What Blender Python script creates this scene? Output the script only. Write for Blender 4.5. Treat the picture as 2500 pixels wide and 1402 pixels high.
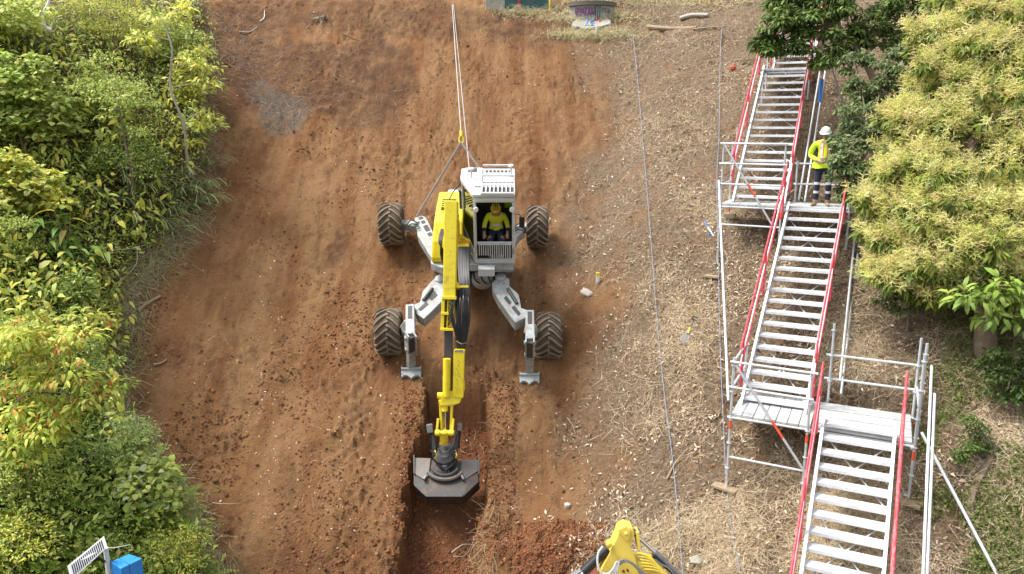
import bpy, math, random
import numpy as np
from mathutils import Vector, Matrix

# ------------------------------------------------------------------ camera, sky, sun, exposure
for o in list(bpy.data.objects): bpy.data.objects.remove(o, do_unlink=True)
SC = bpy.context.scene
COL = SC.collection
F_PX = 1869.5; PITCH = math.radians(11.9)          # focal length in photo pixels, downward pitch
cd = bpy.data.cameras.new('camera'); cam = bpy.data.objects.new('camera', cd); COL.objects.link(cam)
cd.sensor_width = 36; cd.lens = F_PX/2500*36; cd.clip_end = 500; cd.clip_start = .1
cam.location = (0, 0, 0); cam.rotation_euler = (math.radians(90)-PITCH, 0, 0)
SC.camera = cam
SUN_EL = math.radians(60); SUN_ROT = math.radians(272)   # compass direction of the sun
w = bpy.data.worlds.new('World'); SC.world = w; w.use_nodes = True
nt = w.node_tree; bg = nt.nodes['Background']
sky = nt.nodes.new('ShaderNodeTexSky'); sky.sky_type = 'NISHITA'; sky.sun_disc = False
sky.sun_elevation = SUN_EL; sky.sun_rotation = SUN_ROT; sky.dust_density = 4; sky.air_density = 1.0
hsv = nt.nodes.new('ShaderNodeHueSaturation'); hsv.inputs['Saturation'].default_value = .30
nt.links.new(sky.outputs[0], hsv.inputs['Color']); nt.links.new(hsv.outputs[0], bg.inputs[0])
bg.inputs[1].default_value = .15
sl = bpy.data.lights.new('sun', 'SUN'); sl.energy = 1.85; sl.angle = math.radians(20); sl.color = (1, .955, .88)
so = bpy.data.objects.new('sun', sl); COL.objects.link(so)
sdir = Vector((math.sin(SUN_ROT)*math.cos(SUN_EL), math.cos(SUN_ROT)*math.cos(SUN_EL), math.sin(SUN_EL)))
so.rotation_euler = sdir.to_track_quat('Z', 'Y').to_euler(); so.location = sdir*60
SC.view_settings.view_transform = 'Standard'; SC.view_settings.look = 'None'
SC.view_settings.exposure = 1.16; SC.view_settings.gamma = 1
SC.view_settings.use_curve_mapping = False
SC.render.engine = 'CYCLES'
SC.cycles.max_bounces = 6; SC.cycles.diffuse_bounces = 3; SC.cycles.transparent_max_bounces = 8

# ------------------------------------------------------------------ helpers
RNG = np.random.default_rng(7)
CP, SP = math.cos(PITCH), math.sin(PITCH)
def A(*v): return np.array(v, float)
def at(px, py, Z):                                   # a point that many metres in front of the lens
    x = (px-1250)/F_PX*Z; U = (701-py)/F_PX*Z
    return A(x, Z*CP+U*SP, -Z*SP+U*CP)
def project(P):
    P = np.asarray(P, float); Z = P[..., 1]*CP-P[..., 2]*SP; U = P[..., 1]*SP+P[..., 2]*CP
    Z = np.where(np.abs(Z) < .1, .1, Z)
    return 1250+F_PX*P[..., 0]/Z, 701-F_PX*U/Z, Z
def unit(v):
    v = np.asarray(v, float); n = np.linalg.norm(v, axis=-1, keepdims=True); return v/np.maximum(n, 1e-9)
def sstep(a, b, x):
    t = np.clip((np.asarray(x, float)-a)/(b-a), 0, 1); return t*t*(3-2*t)
def smax(a, b, k): return .5*(a+b+np.sqrt((a-b)**2+k*k))
def smin(a, b, k): return .5*(a+b-np.sqrt((a-b)**2+k*k))
def _hash(ix, iy, s):
    n = (ix.astype(np.int64)*374761393+iy.astype(np.int64)*668265263+s*982451653) & 0xffffffff
    n = ((n ^ (n >> 13))*1274126177) & 0xffffffff
    return ((n ^ (n >> 16)) & 0xffff)/65535.0
def vnoise(x, y, s=0):
    x = np.asarray(x, float); y = np.asarray(y, float)
    ix = np.floor(x); iy = np.floor(y); fx = x-ix; fy = y-iy
    fx = fx*fx*(3-2*fx); fy = fy*fy*(3-2*fy)
    a = _hash(ix, iy, s); b = _hash(ix+1, iy, s); c = _hash(ix, iy+1, s); d = _hash(ix+1, iy+1, s)
    return (a+(b-a)*fx)*(1-fy)+(c+(d-c)*fx)*fy
def fbm(x, y, s=0, o=4):
    r = 0; a = .5; t = 0
    for k in range(o):
        r = r+a*vnoise(x, y, s+k*17); t += a; a *= .5; x = x*2.03+5.1; y = y*2.03+3.7
    return r/t

# ---- materials
MATS = {}
def _mat(name):
    m = bpy.data.materials.new(name); m.use_nodes = True; MATS[name] = m
    return m, m.node_tree, m.node_tree.nodes['Principled BSDF']
def mat(name, col, rough=.5, metal=0., dirt=None, amount=.0, scale=6., bump=0., spec=.5, var=.12):
    """solid paint or metal with a little tonal variation and optional patches of dirt/wear"""
    m, t, b = _mat(name)
    tc = t.nodes.new('ShaderNodeTexCoord')
    n1 = t.nodes.new('ShaderNodeTexNoise'); n1.inputs['Scale'].default_value = scale; n1.inputs['Detail'].default_value = 8
    n1.inputs['Roughness'].default_value = .65
    oi = t.nodes.new('ShaderNodeObjectInfo'); va = t.nodes.new('ShaderNodeVectorMath'); vm = t.nodes.new('ShaderNodeVectorMath'); vm.operation = 'SCALE'; vm.inputs[0].default_value = (37., 19., 53.)
    t.links.new(oi.outputs['Random'], vm.inputs['Scale']); t.links.new(tc.outputs['Object'], va.inputs[0]); t.links.new(vm.outputs[0], va.inputs[1])
    t.links.new(va.outputs[0], n1.inputs['Vector'])
    mx = t.nodes.new('ShaderNodeMixRGB'); mx.blend_type = 'MIX'
    mx.inputs[1].default_value = (*[c*(1-var) for c in col], 1); mx.inputs[2].default_value = (*[min(1, c*(1+var)) for c in col], 1)
    t.links.new(n1.outputs['Fac'], mx.inputs[0]); out = mx.outputs[0]
    if dirt is not None:
        n2 = t.nodes.new('ShaderNodeTexNoise'); n2.inputs['Scale'].default_value = scale*.9; n2.inputs['Detail'].default_value = 12
        n2.inputs['Roughness'].default_value = .75; t.links.new(va.outputs[0], n2.inputs['Vector'])
        r = t.nodes.new('ShaderNodeMapRange'); r.inputs[1].default_value = .62-amount*.35; r.inputs[2].default_value = .80-amount*.2
        r.inputs[3].default_value = 0; r.inputs[4].default_value = .85
        t.links.new(n2.outputs['Fac'], r.inputs[0])
        m2 = t.nodes.new('ShaderNodeMixRGB'); m2.inputs[2].default_value = (*dirt, 1)
        t.links.new(r.outputs[0], m2.inputs[0]); t.links.new(out, m2.inputs[1]); out = m2.outputs[0]
    t.links.new(out, b.inputs['Base Color'])
    b.inputs['Metallic'].default_value = metal
    rr = t.nodes.new('ShaderNodeMapRange'); rr.inputs[3].default_value = max(.05, rough-.1); rr.inputs[4].default_value = min(1, rough+.12)
    t.links.new(n1.outputs['Fac'], rr.inputs[0]); t.links.new(rr.outputs[0], b.inputs['Roughness'])
    b.inputs['Specular IOR Level'].default_value = spec
    if bump:
        bp = t.nodes.new('ShaderNodeBump'); bp.inputs['Strength'].default_value = bump; bp.inputs['Distance'].default_value = .02
        t.links.new(n1.outputs['Fac'], bp.inputs['Height']); t.links.new(bp.outputs[0], b.inputs['Normal'])
    return m
def leafmat(name, trans=.3, rough=.5, spec=.3):
    m, t, b = _mat(name)
    a = t.nodes.new('ShaderNodeAttribute'); a.attribute_name = 'Col'
    t.links.new(a.outputs['Color'], b.inputs['Base Color']); b.inputs['Roughness'].default_value = rough
    b.inputs['Specular IOR Level'].default_value = spec
    if trans > 0:
        tr = t.nodes.new('ShaderNodeBsdfTranslucent'); t.links.new(a.outputs['Color'], tr.inputs['Color'])
        mx = t.nodes.new('ShaderNodeMixShader'); mx.inputs[0].default_value = trans
        o = t.nodes['Material Output']
        t.links.new(b.outputs[0], mx.inputs[1]); t.links.new(tr.outputs[0], mx.inputs[2]); t.links.new(mx.outputs[0], o.inputs[0])
    return m
SOIL = (.20, .082, .036)
mat('yellow', (.76, .61, .02), .42, dirt=(.36, .22, .06), amount=.30, scale=5)
mat('yellow_worn', (.72, .48, .015), .5, dirt=(.10, .06, .03), amount=.55, scale=9)
mat('cat_yellow', (.70, .53, .09), .4, dirt=(.35, .22, .08), amount=.08, scale=3)
mat('cab_white', (.55, .57, .57), .42, dirt=(.28, .21, .15), amount=.26, scale=5)
mat('leg_grey', (.40, .46, .465), .5, dirt=(.22, .13, .08), amount=.58, scale=5)
mat('dark_steel', (.045, .045, .047), .5, dirt=(.16, .09, .05), amount=.25, scale=8)
mat('black', (.014, .014, .015), .5)
mat('rubber_hose', (.02, .02, .022), .42, dirt=(.12, .08, .05), amount=.1)
mat('chrome', (.75, .75, .78), .18, 1.)
mat('steel', (.20, .205, .21), .5, .3, dirt=(.22, .13, .08), amount=.12, scale=7)
mat('bucket_steel', (.13, .125, .12), .5, .3, dirt=(.16, .085, .045), amount=.5, scale=5)
mat('cap_red', (.38, .05, .03), .5)
mat('bucket_dark', (.05, .046, .042), .45, .3, dirt=(.20, .10, .05), amount=.35, scale=6)
mat('tyre', (.055, .046, .036), .85, dirt=(.15, .095, .055), amount=.62, scale=3.5, bump=.3)
mat('tyre_lug', (.20, .155, .11), .9, dirt=(.06, .048, .036), amount=.30, scale=5, bump=.3)
mat('galv', (.58, .61, .63), .42, .35, dirt=(.36, .35, .33), amount=.25, scale=8)
mat('alu', (.70, .72, .74), .42, .15, dirt=(.44, .41, .37), amount=.36, scale=6)
mat('plank', (.55, .58, .58), .5, .2, dirt=(.32, .31, .29), amount=.45, scale=5)
mat('red', (.56, .035, .055), .5, dirt=(.70, .30, .32), amount=.34, scale=9)
mat('orange_red', (.70, .10, .04), .5)
mat('timber', (.30, .225, .145), .8, dirt=(.22, .15, .09), amount=.3, scale=7, bump=.3)
mat('bark', (.16, .115, .075), .9, dirt=(.30, .25, .19), amount=.35, scale=7, bump=.8)
mat('bark_pale', (.42, .38, .33), .85, dirt=(.20, .16, .12), amount=.3, scale=7, bump=.6)
mat('twig', (.30, .22, .15), .9, scale=5)
mat('dead_white', (.62, .60, .57), .8, dirt=(.30, .27, .23), amount=.25)
mat('concrete', (.34, .33, .29), .9, dirt=(.20, .19, .12), amount=.4, scale=3, bump=.4)
mat('concrete_dark', (.13, .12, .10), .9, bump=.3)
mat('blue_box', (.03, .26, .72), .4)
mat('panel_cell', (.03, .035, .06), .2)
mat('white', (.70, .70, .68), .5)
mat('rope', (.50, .50, .48), .7, dirt=(.2, .2, .2), amount=.3, scale=40)
mat('string_blue', (.24, .30, .42), .7)
mat('rail_yellow', (.80, .66, .04), .5)
mat('pink', (.72, .22, .24), .5)
mat('skin', (.40, .22, .15), .55); mat('hivis', (.60, .85, .03), .75); mat('hivis_yellow', (.74, .70, .03), .75)
mat('reflect', (.72, .73, .74), .35); mat('tape_orange', (.85, .20, .03), .6); mat('navy', (.022, .026, .05), .85); mat('boot', (.36, .26, .16), .85)
mat('helmet_white', (.78, .79, .79), .3); mat('helmet_yellow', (.80, .52, .02), .3)
mat('hair', (.03, .022, .016), .8); mat('purple', (.20, .07, .20), .7); mat('teal', (.03, .10, .10), .7); mat('paint_blue', (.05, .22, .62), .7)
leafmat('leaf', .32); leafmat('litter', .05, .85, .15); leafmat('soil_bits', 0, .95, .1); leafmat('flower', .25, .8, .1)
# tinted cab glass
m, t, b = _mat('glass')
tr = t.nodes.new('ShaderNodeBsdfTransparent'); tr.inputs[0].default_value = (.50, .60, .55, 1)
gl = t.nodes.new('ShaderNodeBsdfGlossy'); gl.inputs['Roughness'].default_value = .03; gl.inputs[0].default_value = (.9, .95, .93, 1)
lw = t.nodes.new('ShaderNodeFresnel'); lw.inputs[0].default_value = 1.5
mx = t.nodes.new('ShaderNodeMixShader'); t.links.new(lw.outputs[0], mx.inputs[0]); t.links.new(tr.outputs[0], mx.inputs[1]); t.links.new(gl.outputs[0], mx.inputs[2])
t.links.new(mx.outputs[0], t.nodes['Material Output'].inputs[0])

# ---- objects
def tag(o, label=None, cat=None, group=None, kind=None):
    if label: o['label'] = label
    if cat: o['category'] = cat
    if group: o['group'] = group
    if kind: o['kind'] = kind
    return o
def empty(name, loc, label=None, cat=None, group=None):
    o = bpy.data.objects.new(name, None); COL.objects.link(o); o.location = Vector(loc); o.empty_display_size = .2
    o.matrix_world = Matrix.Translation(Vector(loc))
    return tag(o, label, cat, group)
def root_loc(o):
    v = Vector((0, 0, 0))
    while o is not None: v += Vector(o.location); o = o.parent
    return v
def link(name, me, parent=None, origin=None):
    """mesh data is in world coordinates; move its origin to `origin` and hang it under parent"""
    o = bpy.data.objects.new(name, me); COL.objects.link(o)
    org = Vector(origin) if origin is not None else None
    if org is None:
        n = len(me.vertices); co = np.empty(n*3); me.vertices.foreach_get('co', co); co = co.reshape(-1, 3)
        c = (co.min(0)+co.max(0))/2; c[2] = co[:, 2].min(); org = Vector(c)
    me.transform(Matrix.Translation(-org))
    if parent is not None:
        o.parent = parent; o.location = org-root_loc(parent)
    else: o.location = org
    return o
def np_mesh(name, V, faces, matname, colors=None, smooth=False):
    """faces: list of integer arrays, each (n,3) or (n,4)"""
    me = bpy.data.meshes.new(name); V = np.asarray(V, np.float32)
    me.vertices.add(len(V)); me.vertices.foreach_set('co', V.ravel())
    faces = [np.asarray(f, np.int32) for f in faces if len(f)]
    tot = np.concatenate([np.full(len(f), f.shape[1], np.int32) for f in faces]); idx = np.concatenate([f.ravel() for f in faces])
    me.loops.add(len(idx)); me.loops.foreach_set('vertex_index', idx)
    me.polygons.add(len(tot)); st = np.zeros(len(tot), np.int32); st[1:] = np.cumsum(tot)[:-1]
    me.polygons.foreach_set('loop_start', st); me.polygons.foreach_set('loop_total', tot)
    if smooth: me.polygons.foreach_set('use_smooth', np.ones(len(tot), bool))
    me.materials.append(MATS[matname]); me.update(calc_edges=True)
    if colors is not None:
        ca = me.color_attributes.new('Col', 'FLOAT_COLOR', 'POINT')
        c4 = np.ones((len(V), 4), np.float32); c4[:, :3] = colors; ca.data.foreach_set('color', c4.ravel())
    return me
class MB:
    """collects shapes in world coordinates into ONE mesh"""
    def __init__(s): s.v = []; s.f = []
    def add(s, vs, fs):
        n = len(s.v); s.v += [tuple(float(c) for c in v) for v in vs]; s.f += [tuple(i+n for i in f) for f in fs]; return s
    def hexa(s, p): return s.add(p, [(0, 3, 2, 1), (4, 5, 6, 7), (0, 1, 5, 4), (1, 2, 6, 5), (2, 3, 7, 6), (3, 0, 4, 7)])
    def box(s, c, sx, sy, sz, ax=(1, 0, 0), ay=(0, 1, 0), az=(0, 0, 1)):
        c = A(*c); ax = A(*ax)*sx/2; ay = A(*ay)*sy/2; az = A(*az)*sz/2
        return s.hexa([c-ax-ay-az, c+ax-ay-az, c+ax+ay-az, c-ax+ay-az, c-ax-ay+az, c+ax-ay+az, c+ax+ay+az, c-ax+ay+az])
    def beam(s, P, Q, w, h, up=(0, 0, 1), w2=None, h2=None):
        P = A(*P); Q = A(*Q); d = unit(Q-P); sd = unit(np.cross(d, A(*up))); u = np.cross(sd, d)
        w2 = w if w2 is None else w2; h2 = h if h2 is None else h2
        a = sd*w/2; b_ = u*h/2; a2 = sd*w2/2; b2 = u*h2/2
        return s.hexa([P-a-b_, P+a-b_, P+a+b_, P-a+b_, Q-a2-b2, Q+a2-b2, Q+a2+b2, Q-a2+b2])
    def tube(s, pts, r, n=8, r2=None, cap=True):
        pts = [A(*p) for p in pts]; m = len(pts); rs = np.linspace(r, r if r2 is None else r2, m)
        d0 = unit(pts[1]-pts[0]); ref = A(0, 0, 1) if abs(d0[2]) < .9 else A(1, 0, 0); u = unit(np.cross(d0, ref)); vs = []
        for i in range(m):
            d = unit(pts[min(i+1, m-1)]-pts[max(i-1, 0)]); u = unit(u-d*np.dot(u, d)); v = np.cross(d, u)
            for k in range(n):
                t = 2*math.pi*k/n; vs.append(pts[i]+(u*math.cos(t)+v*math.sin(t))*rs[i])
        fs = [(i*n+k, i*n+(k+1) % n, (i+1)*n+(k+1) % n, (i+1)*n+k) for i in range(m-1) for k in range(n)]
        if cap: fs += [tuple(reversed(range(n))), tuple(range((m-1)*n, m*n))]
        return s.add(vs, fs)
    def lathe(s, c, axis, prof, n=24):
        """prof: (along axis, radius) pairs"""
        c = A(*c); d = unit(A(*axis)); ref = A(0, 0, 1) if abs(d[2]) < .9 else A(1, 0, 0); u = unit(np.cross(d, ref)); v = np.cross(d, u)
        vs = [c+d*a+(u*math.cos(2*math.pi*k/n)+v*math.sin(2*math.pi*k/n))*r for a, r in prof for k in range(n)]; m = len(prof)
        fs = [(i*n+k, i*n+(k+1) % n, (i+1)*n+(k+1) % n, (i+1)*n+k) for i in range(m-1) for k in range(n)]
        fs += [tuple(reversed(range(n))), tuple(range((m-1)*n, m*n))]
        return s.add(vs, fs)
    def prism(s, poly, ext):
        """poly: world points, ext: extrusion vector"""
        n = len(poly); e = A(*ext); vs = [A(*p) for p in poly]+[A(*p)+e for p in poly]
        fs = [tuple(range(n)), tuple(range(2*n-1, n-1, -1))]+[(i, i+n, (i+1) % n+n, (i+1) % n) for i in range(n)]
        return s.add(vs, fs)
    def build(s, name, matname, parent=None, smooth=False, bevel=0, label=None, cat=None, group=None, origin=None, kind=None, seg=2):
        me = bpy.data.meshes.new(name); me.from_pydata(s.v, [], s.f)
        import bmesh
        bm = bmesh.new(); bm.from_mesh(me); bmesh.ops.recalc_face_normals(bm, faces=bm.faces); bm.to_mesh(me); bm.free()
        me.materials.append(MATS[matname])
        if smooth:
            me.polygons.foreach_set('use_smooth', [True]*len(me.polygons)); me.set_sharp_from_angle(angle=math.radians(40))
        o = link(name, me, parent, origin)
        if bevel:
            b = o.modifiers.new('bevel', 'BEVEL'); b.width = bevel; b.segments = seg; b.limit_method = 'ANGLE'; b.angle_limit = math.radians(35)
        return tag(o, label, cat, group, kind)
def copy_tree(o, loc=None, parent=None):
    c = o.copy(); COL.objects.link(c); c.parent = parent
    if loc is not None: c.location = Vector(loc)
    for ch in [q for q in bpy.data.objects if q.parent == o]: copy_tree(ch, None, c)
    return c
def bez(pts, n=24):
    """smooth curve through points (Catmull-Rom)"""
    P = [A(*p) for p in pts]; P = [2*P[0]-P[1]]+P+[2*P[-1]-P[-2]]; out = []
    k = max(2, n//(len(P)-3))
    for i in range(1, len(P)-2):
        for j in range(k):
            t = j/k; a, b_, c, d = P[i-1], P[i], P[i+1], P[i+2]
            out.append(.5*(2*b_+(c-a)*t+(2*a-5*b_+4*c-d)*t*t+(3*b_-a-3*c+d)*t**3))
    out.append(P[-2]); return out
# ------------------------------------------------------------------ terrain
def base0(x, y):
    x = np.asarray(x, float); y = np.asarray(y, float)
    zc = smax(.795*y-20.47, -6.16+.62*(y-18), .3)
    xg = -5.9-.42*np.maximum(0, y-20.5)
    zc = zc+smax(0*x, (xg-x)*.42, .25)
    xs = x-4
    zr = -2.8+.575*(y-18)-1.1025+.65*xs-.2*np.sqrt(xs*xs+.3)
    z = smax(zc, zr, .4)
    return z
def cap(z, x, y): return smax(smin(z, 4.75+.22*(y-31), .35), -13.+0*x, 1.)
def ray_hit(fn, px, py):
    px = np.asarray(px, float); py = np.asarray(py, float)
    dx = (px-1250)/F_PX; U = (701-py)/F_PX; dy = CP+U*SP; dz = -SP+U*CP
    hit = np.full(px.shape, 48.); done = np.zeros(px.shape, bool); prev = None
    ts = np.concatenate([np.arange(7, 40, .25), np.arange(40, 70, 1.)])
    for t in ts:
        g = dz*t-fn(dx*t, dy*t)
        if prev is not None:
            new = (~done) & (g < 0); hit = np.where(new, t-(t-tp)*(-g)/np.maximum(pg-g, 1e-6), hit); done |= new
        prev = True; pg = g; tp = t
    return hit
# edge of the uncut bank on the left, and the trench, read off in the picture and carried onto the slope
EDGE = [(500, -60), (505, 20), (520, 190), (518, 330), (505, 520), (410, 620), (335, 700), (325, 800), (300, 960), (330, 1060), (400, 1150), (465, 1210), (490, 1300), (545, 1402), (580, 1500)]
_e = np.array(EDGE, float); _t = ray_hit(base0, _e[:, 0], _e[:, 1])
EX = (_e[:, 0]-1250)/F_PX*_t; EY = (CP+(701-_e[:, 1])/F_PX*SP)*_t
def edge_x(y): return np.interp(y, EY[::-1], EX[::-1])
def line_xy(pts):
    q = np.array(pts, float); t_ = ray_hit(base0, q[:, 0], q[:, 1])
    return (q[:, 0]-1250)/F_PX*t_, (CP+(701-q[:, 1])/F_PX*SP)*t_
TLX, TLY = line_xy([(1040, 945), (1018, 1050), (998, 1150), (985, 1250), (962, 1402), (940, 1560)])
TRX, TRY = line_xy([(1195, 955), (1192, 1100), (1182, 1250), (1162, 1402), (1150, 1560)])
T_TOP = float(TLY[0])
PLX, PLY = line_xy([(1345, 1385)])
def base(x, y):
    z = base0(x, y); d = edge_x(y)-x
    z = z+.75*sstep(-.1, .9, d)+.30*np.maximum(0, d)
    return cap(z, x, y)
def trench(x, y):
    xx = x+.14*(fbm(x*2.2, y*2.2, 91, 3)-.5)*2+.10*(fbm(x*7, y*7, 93, 2)-.5)*2; yy = y+.12*(fbm(x*2.5, y*2.5, 92, 3)-.5)*2
    l = np.interp(yy, TLY[::-1], TLX[::-1]); r = np.interp(yy, TRY[::-1], TRX[::-1])
    m = sstep(-.01, .055, xx-l)*sstep(0, .08, r-xx)*sstep(0, .06, T_TOP-yy)
    return m
NS = A(0, -.62, .785); PRESS = []
for q in ((956, 548, 21.4), (1312, 554, 21.4), (950, 810, 19.15), (1340, 819, 19.05)):
    c_ = at(*q)-NS*.555; PRESS.append((c_[0], c_[1], c_[2], .42))
TERR = [(6.0, 18.62, -2.33, -.9, 2.3, -.75, 1.3), (4.95, 13.71, -5.75, -.8, 2.6, -.9, 1.3)]
def H(x, y):
    x = np.asarray(x, float); y = np.asarray(y, float)
    z = base(x, y)
    d = edge_x(y)-x; veg = sstep(-.2, .8, d); right = sstep(1.0, 4.0, x)
    z = z+.20*(fbm(x*.45+9, y*.35, 3, 3)-.5)*(1+.8*right+veg)
    z = z+.17*(fbm(x*1.5, y*.22+4, 21, 3)-.5)*(1-veg)*(1-.7*right)          # tracks running down the slope
    z = z+.055*(fbm(x*6.5, y*.35, 33, 3)-.5)*(1-veg)*(1-right)               # scrape marks
    z = z+.12*(fbm(x*1.6, y*1.6, 5, 4)-.5)+(.06+.17*sstep(.45,.65,fbm(x*.8,y*.6,45,3)))*(fbm(x*6, y*6, 6, 3)-.5)
    ch = sstep(.52, .70, fbm(x*.9, y*.5, 44, 3))
    z = z+.12*(vnoise(x*11, y*11, 8)-.5)*(.25+ch)
    z = z-1.0*trench(x, y)
    for wx, wy, wz, sg in PRESS:                                             # wheels and feet press into the soil
        d2 = ((x-wx)**2+((y-wy)*1.1)**2)/sg**2; z = z+(wz-z)*np.exp(-d2**2)+.13*np.exp(-((np.sqrt(d2)-1.45)/.28)**2)*fbm(x*5, y*5, 66, 2)
        if sg > .4:
            tm = np.exp(-((x-wx)/.36)**4)*sstep(.3, .8, y-wy)*sstep(9., 3., y-wy)*(1-right); z = z-tm*(.05+.035*np.sin((y+.5*np.abs(x-wx))*24))
    for lx, ly, lz, a0, a1, b0, b1 in TERR:                                   # benches cut for the scaffold landings
        dx_ = x-lx; dy_ = y-ly; la = dx_*.8988-dy_*.4384; lb = -dx_*.4384-dy_*.8988
        mk = sstep(-.35, 0, la-a0)*sstep(-.35, 0, a1-la)*sstep(-.30, .05, lb-b0)*sstep(-.5, 0, b1-lb); z = z-np.maximum(0, z-lz)*mk
    # spoil along the trench and the heap at the bottom
    l = np.interp(y, TLY[::-1], TLX[::-1]); r = np.interp(y, TRY[::-1], TRX[::-1]); dn = sstep(0, .5, T_TOP-y)
    z = z+dn*.10*np.exp(-((x-l+.25)/.25)**2)*fbm(x*4, y*4, 12, 2)*1.6+dn*.14*np.exp(-((x-r-.3)/.3)**2)*fbm(x*4, y*4, 13, 2)*1.6
    z = z+.20*np.exp(-((y-T_TOP-.13)/.13)**2)*sstep(-.25, .1, x-TLX[0])*sstep(-.45, 0., TRX[0]-x)*(.4+1.2*fbm(x*5, y*5, 14, 2))
    z = z+.45*np.exp(-(((x-PLX[0])/1.0)**2+((y-PLY[0])/.7)**2))
    return z
# depth of the ground seen through each pixel, so that things can be set down where the photograph shows them
_gx = np.arange(-500, 3001, 20.); _gy = np.arange(-260, 1721, 20.)
_PX, _PY = np.meshgrid(_gx, _gy)
DEPTH = ray_hit(base, _PX, _PY)
def gdepth(px, py):
    fx = np.clip((np.asarray(px, float)+500)/20, 0, len(_gx)-1.001); fy = np.clip((np.asarray(py, float)+260)/20, 0, len(_gy)-1.001)
    ix = fx.astype(int); iy = fy.astype(int); u = fx-ix; v = fy-iy
    return (DEPTH[iy, ix]*(1-u)+DEPTH[iy, ix+1]*u)*(1-v)+(DEPTH[iy+1, ix]*(1-u)+DEPTH[iy+1, ix+1]*u)*v
def Gv(px, py):
    px = np.asarray(px, float); py = np.asarray(py, float); t_ = gdepth(px, py)
    x = (px-1250)/F_PX*t_; y = (CP+(701-py)/F_PX*SP)*t_
    return np.stack([x, y, H(x, y)], -1)
def G(px, py, lift=0.):
    p = Gv(np.array([px]), np.array([py]))[0]; p[2] += lift; return p
def gnormal(x, y, e=.06):
    return unit(np.stack([-(H(x+e, y)-H(x-e, y))/(2*e), -(H(x, y+e)-H(x, y-e))/(2*e), np.ones_like(x)], -1))
def axis_steps(parts):
    out = []
    for a, b_, st in parts: out += list(np.arange(a, b_, st))
    out.append(parts[-1][1]); return np.array(out)
gx = axis_steps([(-45, -20, 2.), (-20, -11, .16), (-11, -4, .07), (-4, -2.9, .042), (-2.9, -.35, .025), (-.35, 2, .042), (2, 9, .08), (9, 14, .16), (14, 45, 2.)])
gy = axis_steps([(3, 11, .5), (11, 13, .09), (13, 17.7, .030), (17.7, 18.5, .045), (18.5, 32.5, .075), (32.5, 36, .3), (36, 70, 2.)])
GX, GY = np.meshgrid(gx, gy); GZ = H(GX, GY)
V = np.stack([GX.ravel(), GY.ravel(), GZ.ravel()], -1); nx, ny = len(gx), len(gy)
i = (np.arange(ny-1)[:, None]*nx+np.arange(nx-1)[None, :]).ravel()
# ground material: soil with stains; masks say where litter, humus and grey rock lie
m, t, b = _mat('soil')
def N(kind, **kw):
    n = t.nodes.new(kind)
    for k, v in kw.items(): n.inputs[k].default_value = v
    return n
tc = N('ShaderNodeTexCoord')
def noise(scale, detail=8, rough=.6, stretch=None):
    n = N('ShaderNodeTexNoise', Scale=scale, Detail=detail, Roughness=rough)
    if stretch:
        mp = N('ShaderNodeMapping'); mp.inputs['Scale'].default_value = stretch
        t.links.new(tc.outputs['Object'], mp.inputs[0]); t.links.new(mp.outputs[0], n.inputs['Vector'])
    else: t.links.new(tc.outputs['Object'], n.inputs['Vector'])
    return n.outputs['Fac']
def rng(src, a, b_, lo=0, hi=1):
    r = N('ShaderNodeMapRange'); r.inputs[1].default_value = a; r.inputs[2].default_value = b_; r.inputs[3].default_value = lo; r.inputs[4].default_value = hi
    t.links.new(src, r.inputs[0]); return r.outputs[0]
def mixc(fac, c1, c2):
    q = N('ShaderNodeMixRGB')
    for k, v in ((0, fac), (1, c1), (2, c2)):
        if isinstance(v, (tuple, list)): q.inputs[k].default_value = (*v, 1)
        elif isinstance(v, float): q.inputs[k].default_value = v
        else: t.links.new(v, q.inputs[k])
    return q.outputs[0]
def mul(a, b_):
    q = N('ShaderNodeMath'); q.operation = 'MULTIPLY'; t.links.new(a, q.inputs[0])
    if isinstance(b_, float): q.inputs[1].default_value = b_
    else: t.links.new(b_, q.inputs[1])
    return q.outputs[0]
am = N('ShaderNodeAttribute'); am.attribute_name = 'MaskA'; sep = N('ShaderNodeSeparateColor'); t.links.new(am.outputs['Color'], sep.inputs[0])
bmk = N('ShaderNodeAttribute'); bmk.attribute_name = 'MaskB'; sep2 = N('ShaderNodeSeparateColor'); t.links.new(bmk.outputs['Color'], sep2.inputs[0])
c = mixc(rng(noise(.7, 6), .38, .62), (0.203, 0.093, 0.040), (0.282, 0.140, 0.061))
c = mixc(rng(noise(.55, 6, .6, (2.6, .45, .45)), .40, .58), c, (0.322, 0.181, 0.087))          # pale dry streaks down the fall line
c = mixc(rng(noise(1.0, 7, .65, (9., .7, .7)), .56, .70, 0, .40), c, (0.337, 0.205, 0.109))        # narrow scrape marks
c = mixc(rng(noise(1.1, 7, .65, (7., .5, .5)), .56, .72, 0, .45), c, (0.139, 0.065, 0.033))
c = mixc(rng(noise(.8, 8, .70, (1.4, .7, .7)), .54, .68, 0, .75), c, (0.134, 0.065, 0.035))
c = mixc(rng(noise(5., 9, .72), .54, .68, 0, .7), c, (0.109, 0.054, 0.031))
c = mixc(rng(noise(24., 6, .7), .54, .70, 0, .55), c, (0.089, 0.046, 0.028))
c = mixc(rng(noise(38., 4, .6), .62, .74, 0, .5), c, (0.396, 0.265, 0.159))
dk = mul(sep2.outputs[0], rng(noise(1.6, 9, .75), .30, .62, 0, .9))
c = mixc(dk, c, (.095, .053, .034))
tr_ = mul(sep2.outputs[1], rng(noise(6, 8, .7), .2, .5)); c = mixc(tr_, c, (.205, .085, .042))
gr = mul(sep.outputs[2], rng(noise(3.0, 9, .75), .34, .52, 0, .9)); c = mixc(gr, c, mixc(rng(noise(20, 6), .4, .6), (.095, .083, .068), (.185, .165, .14)))
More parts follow.
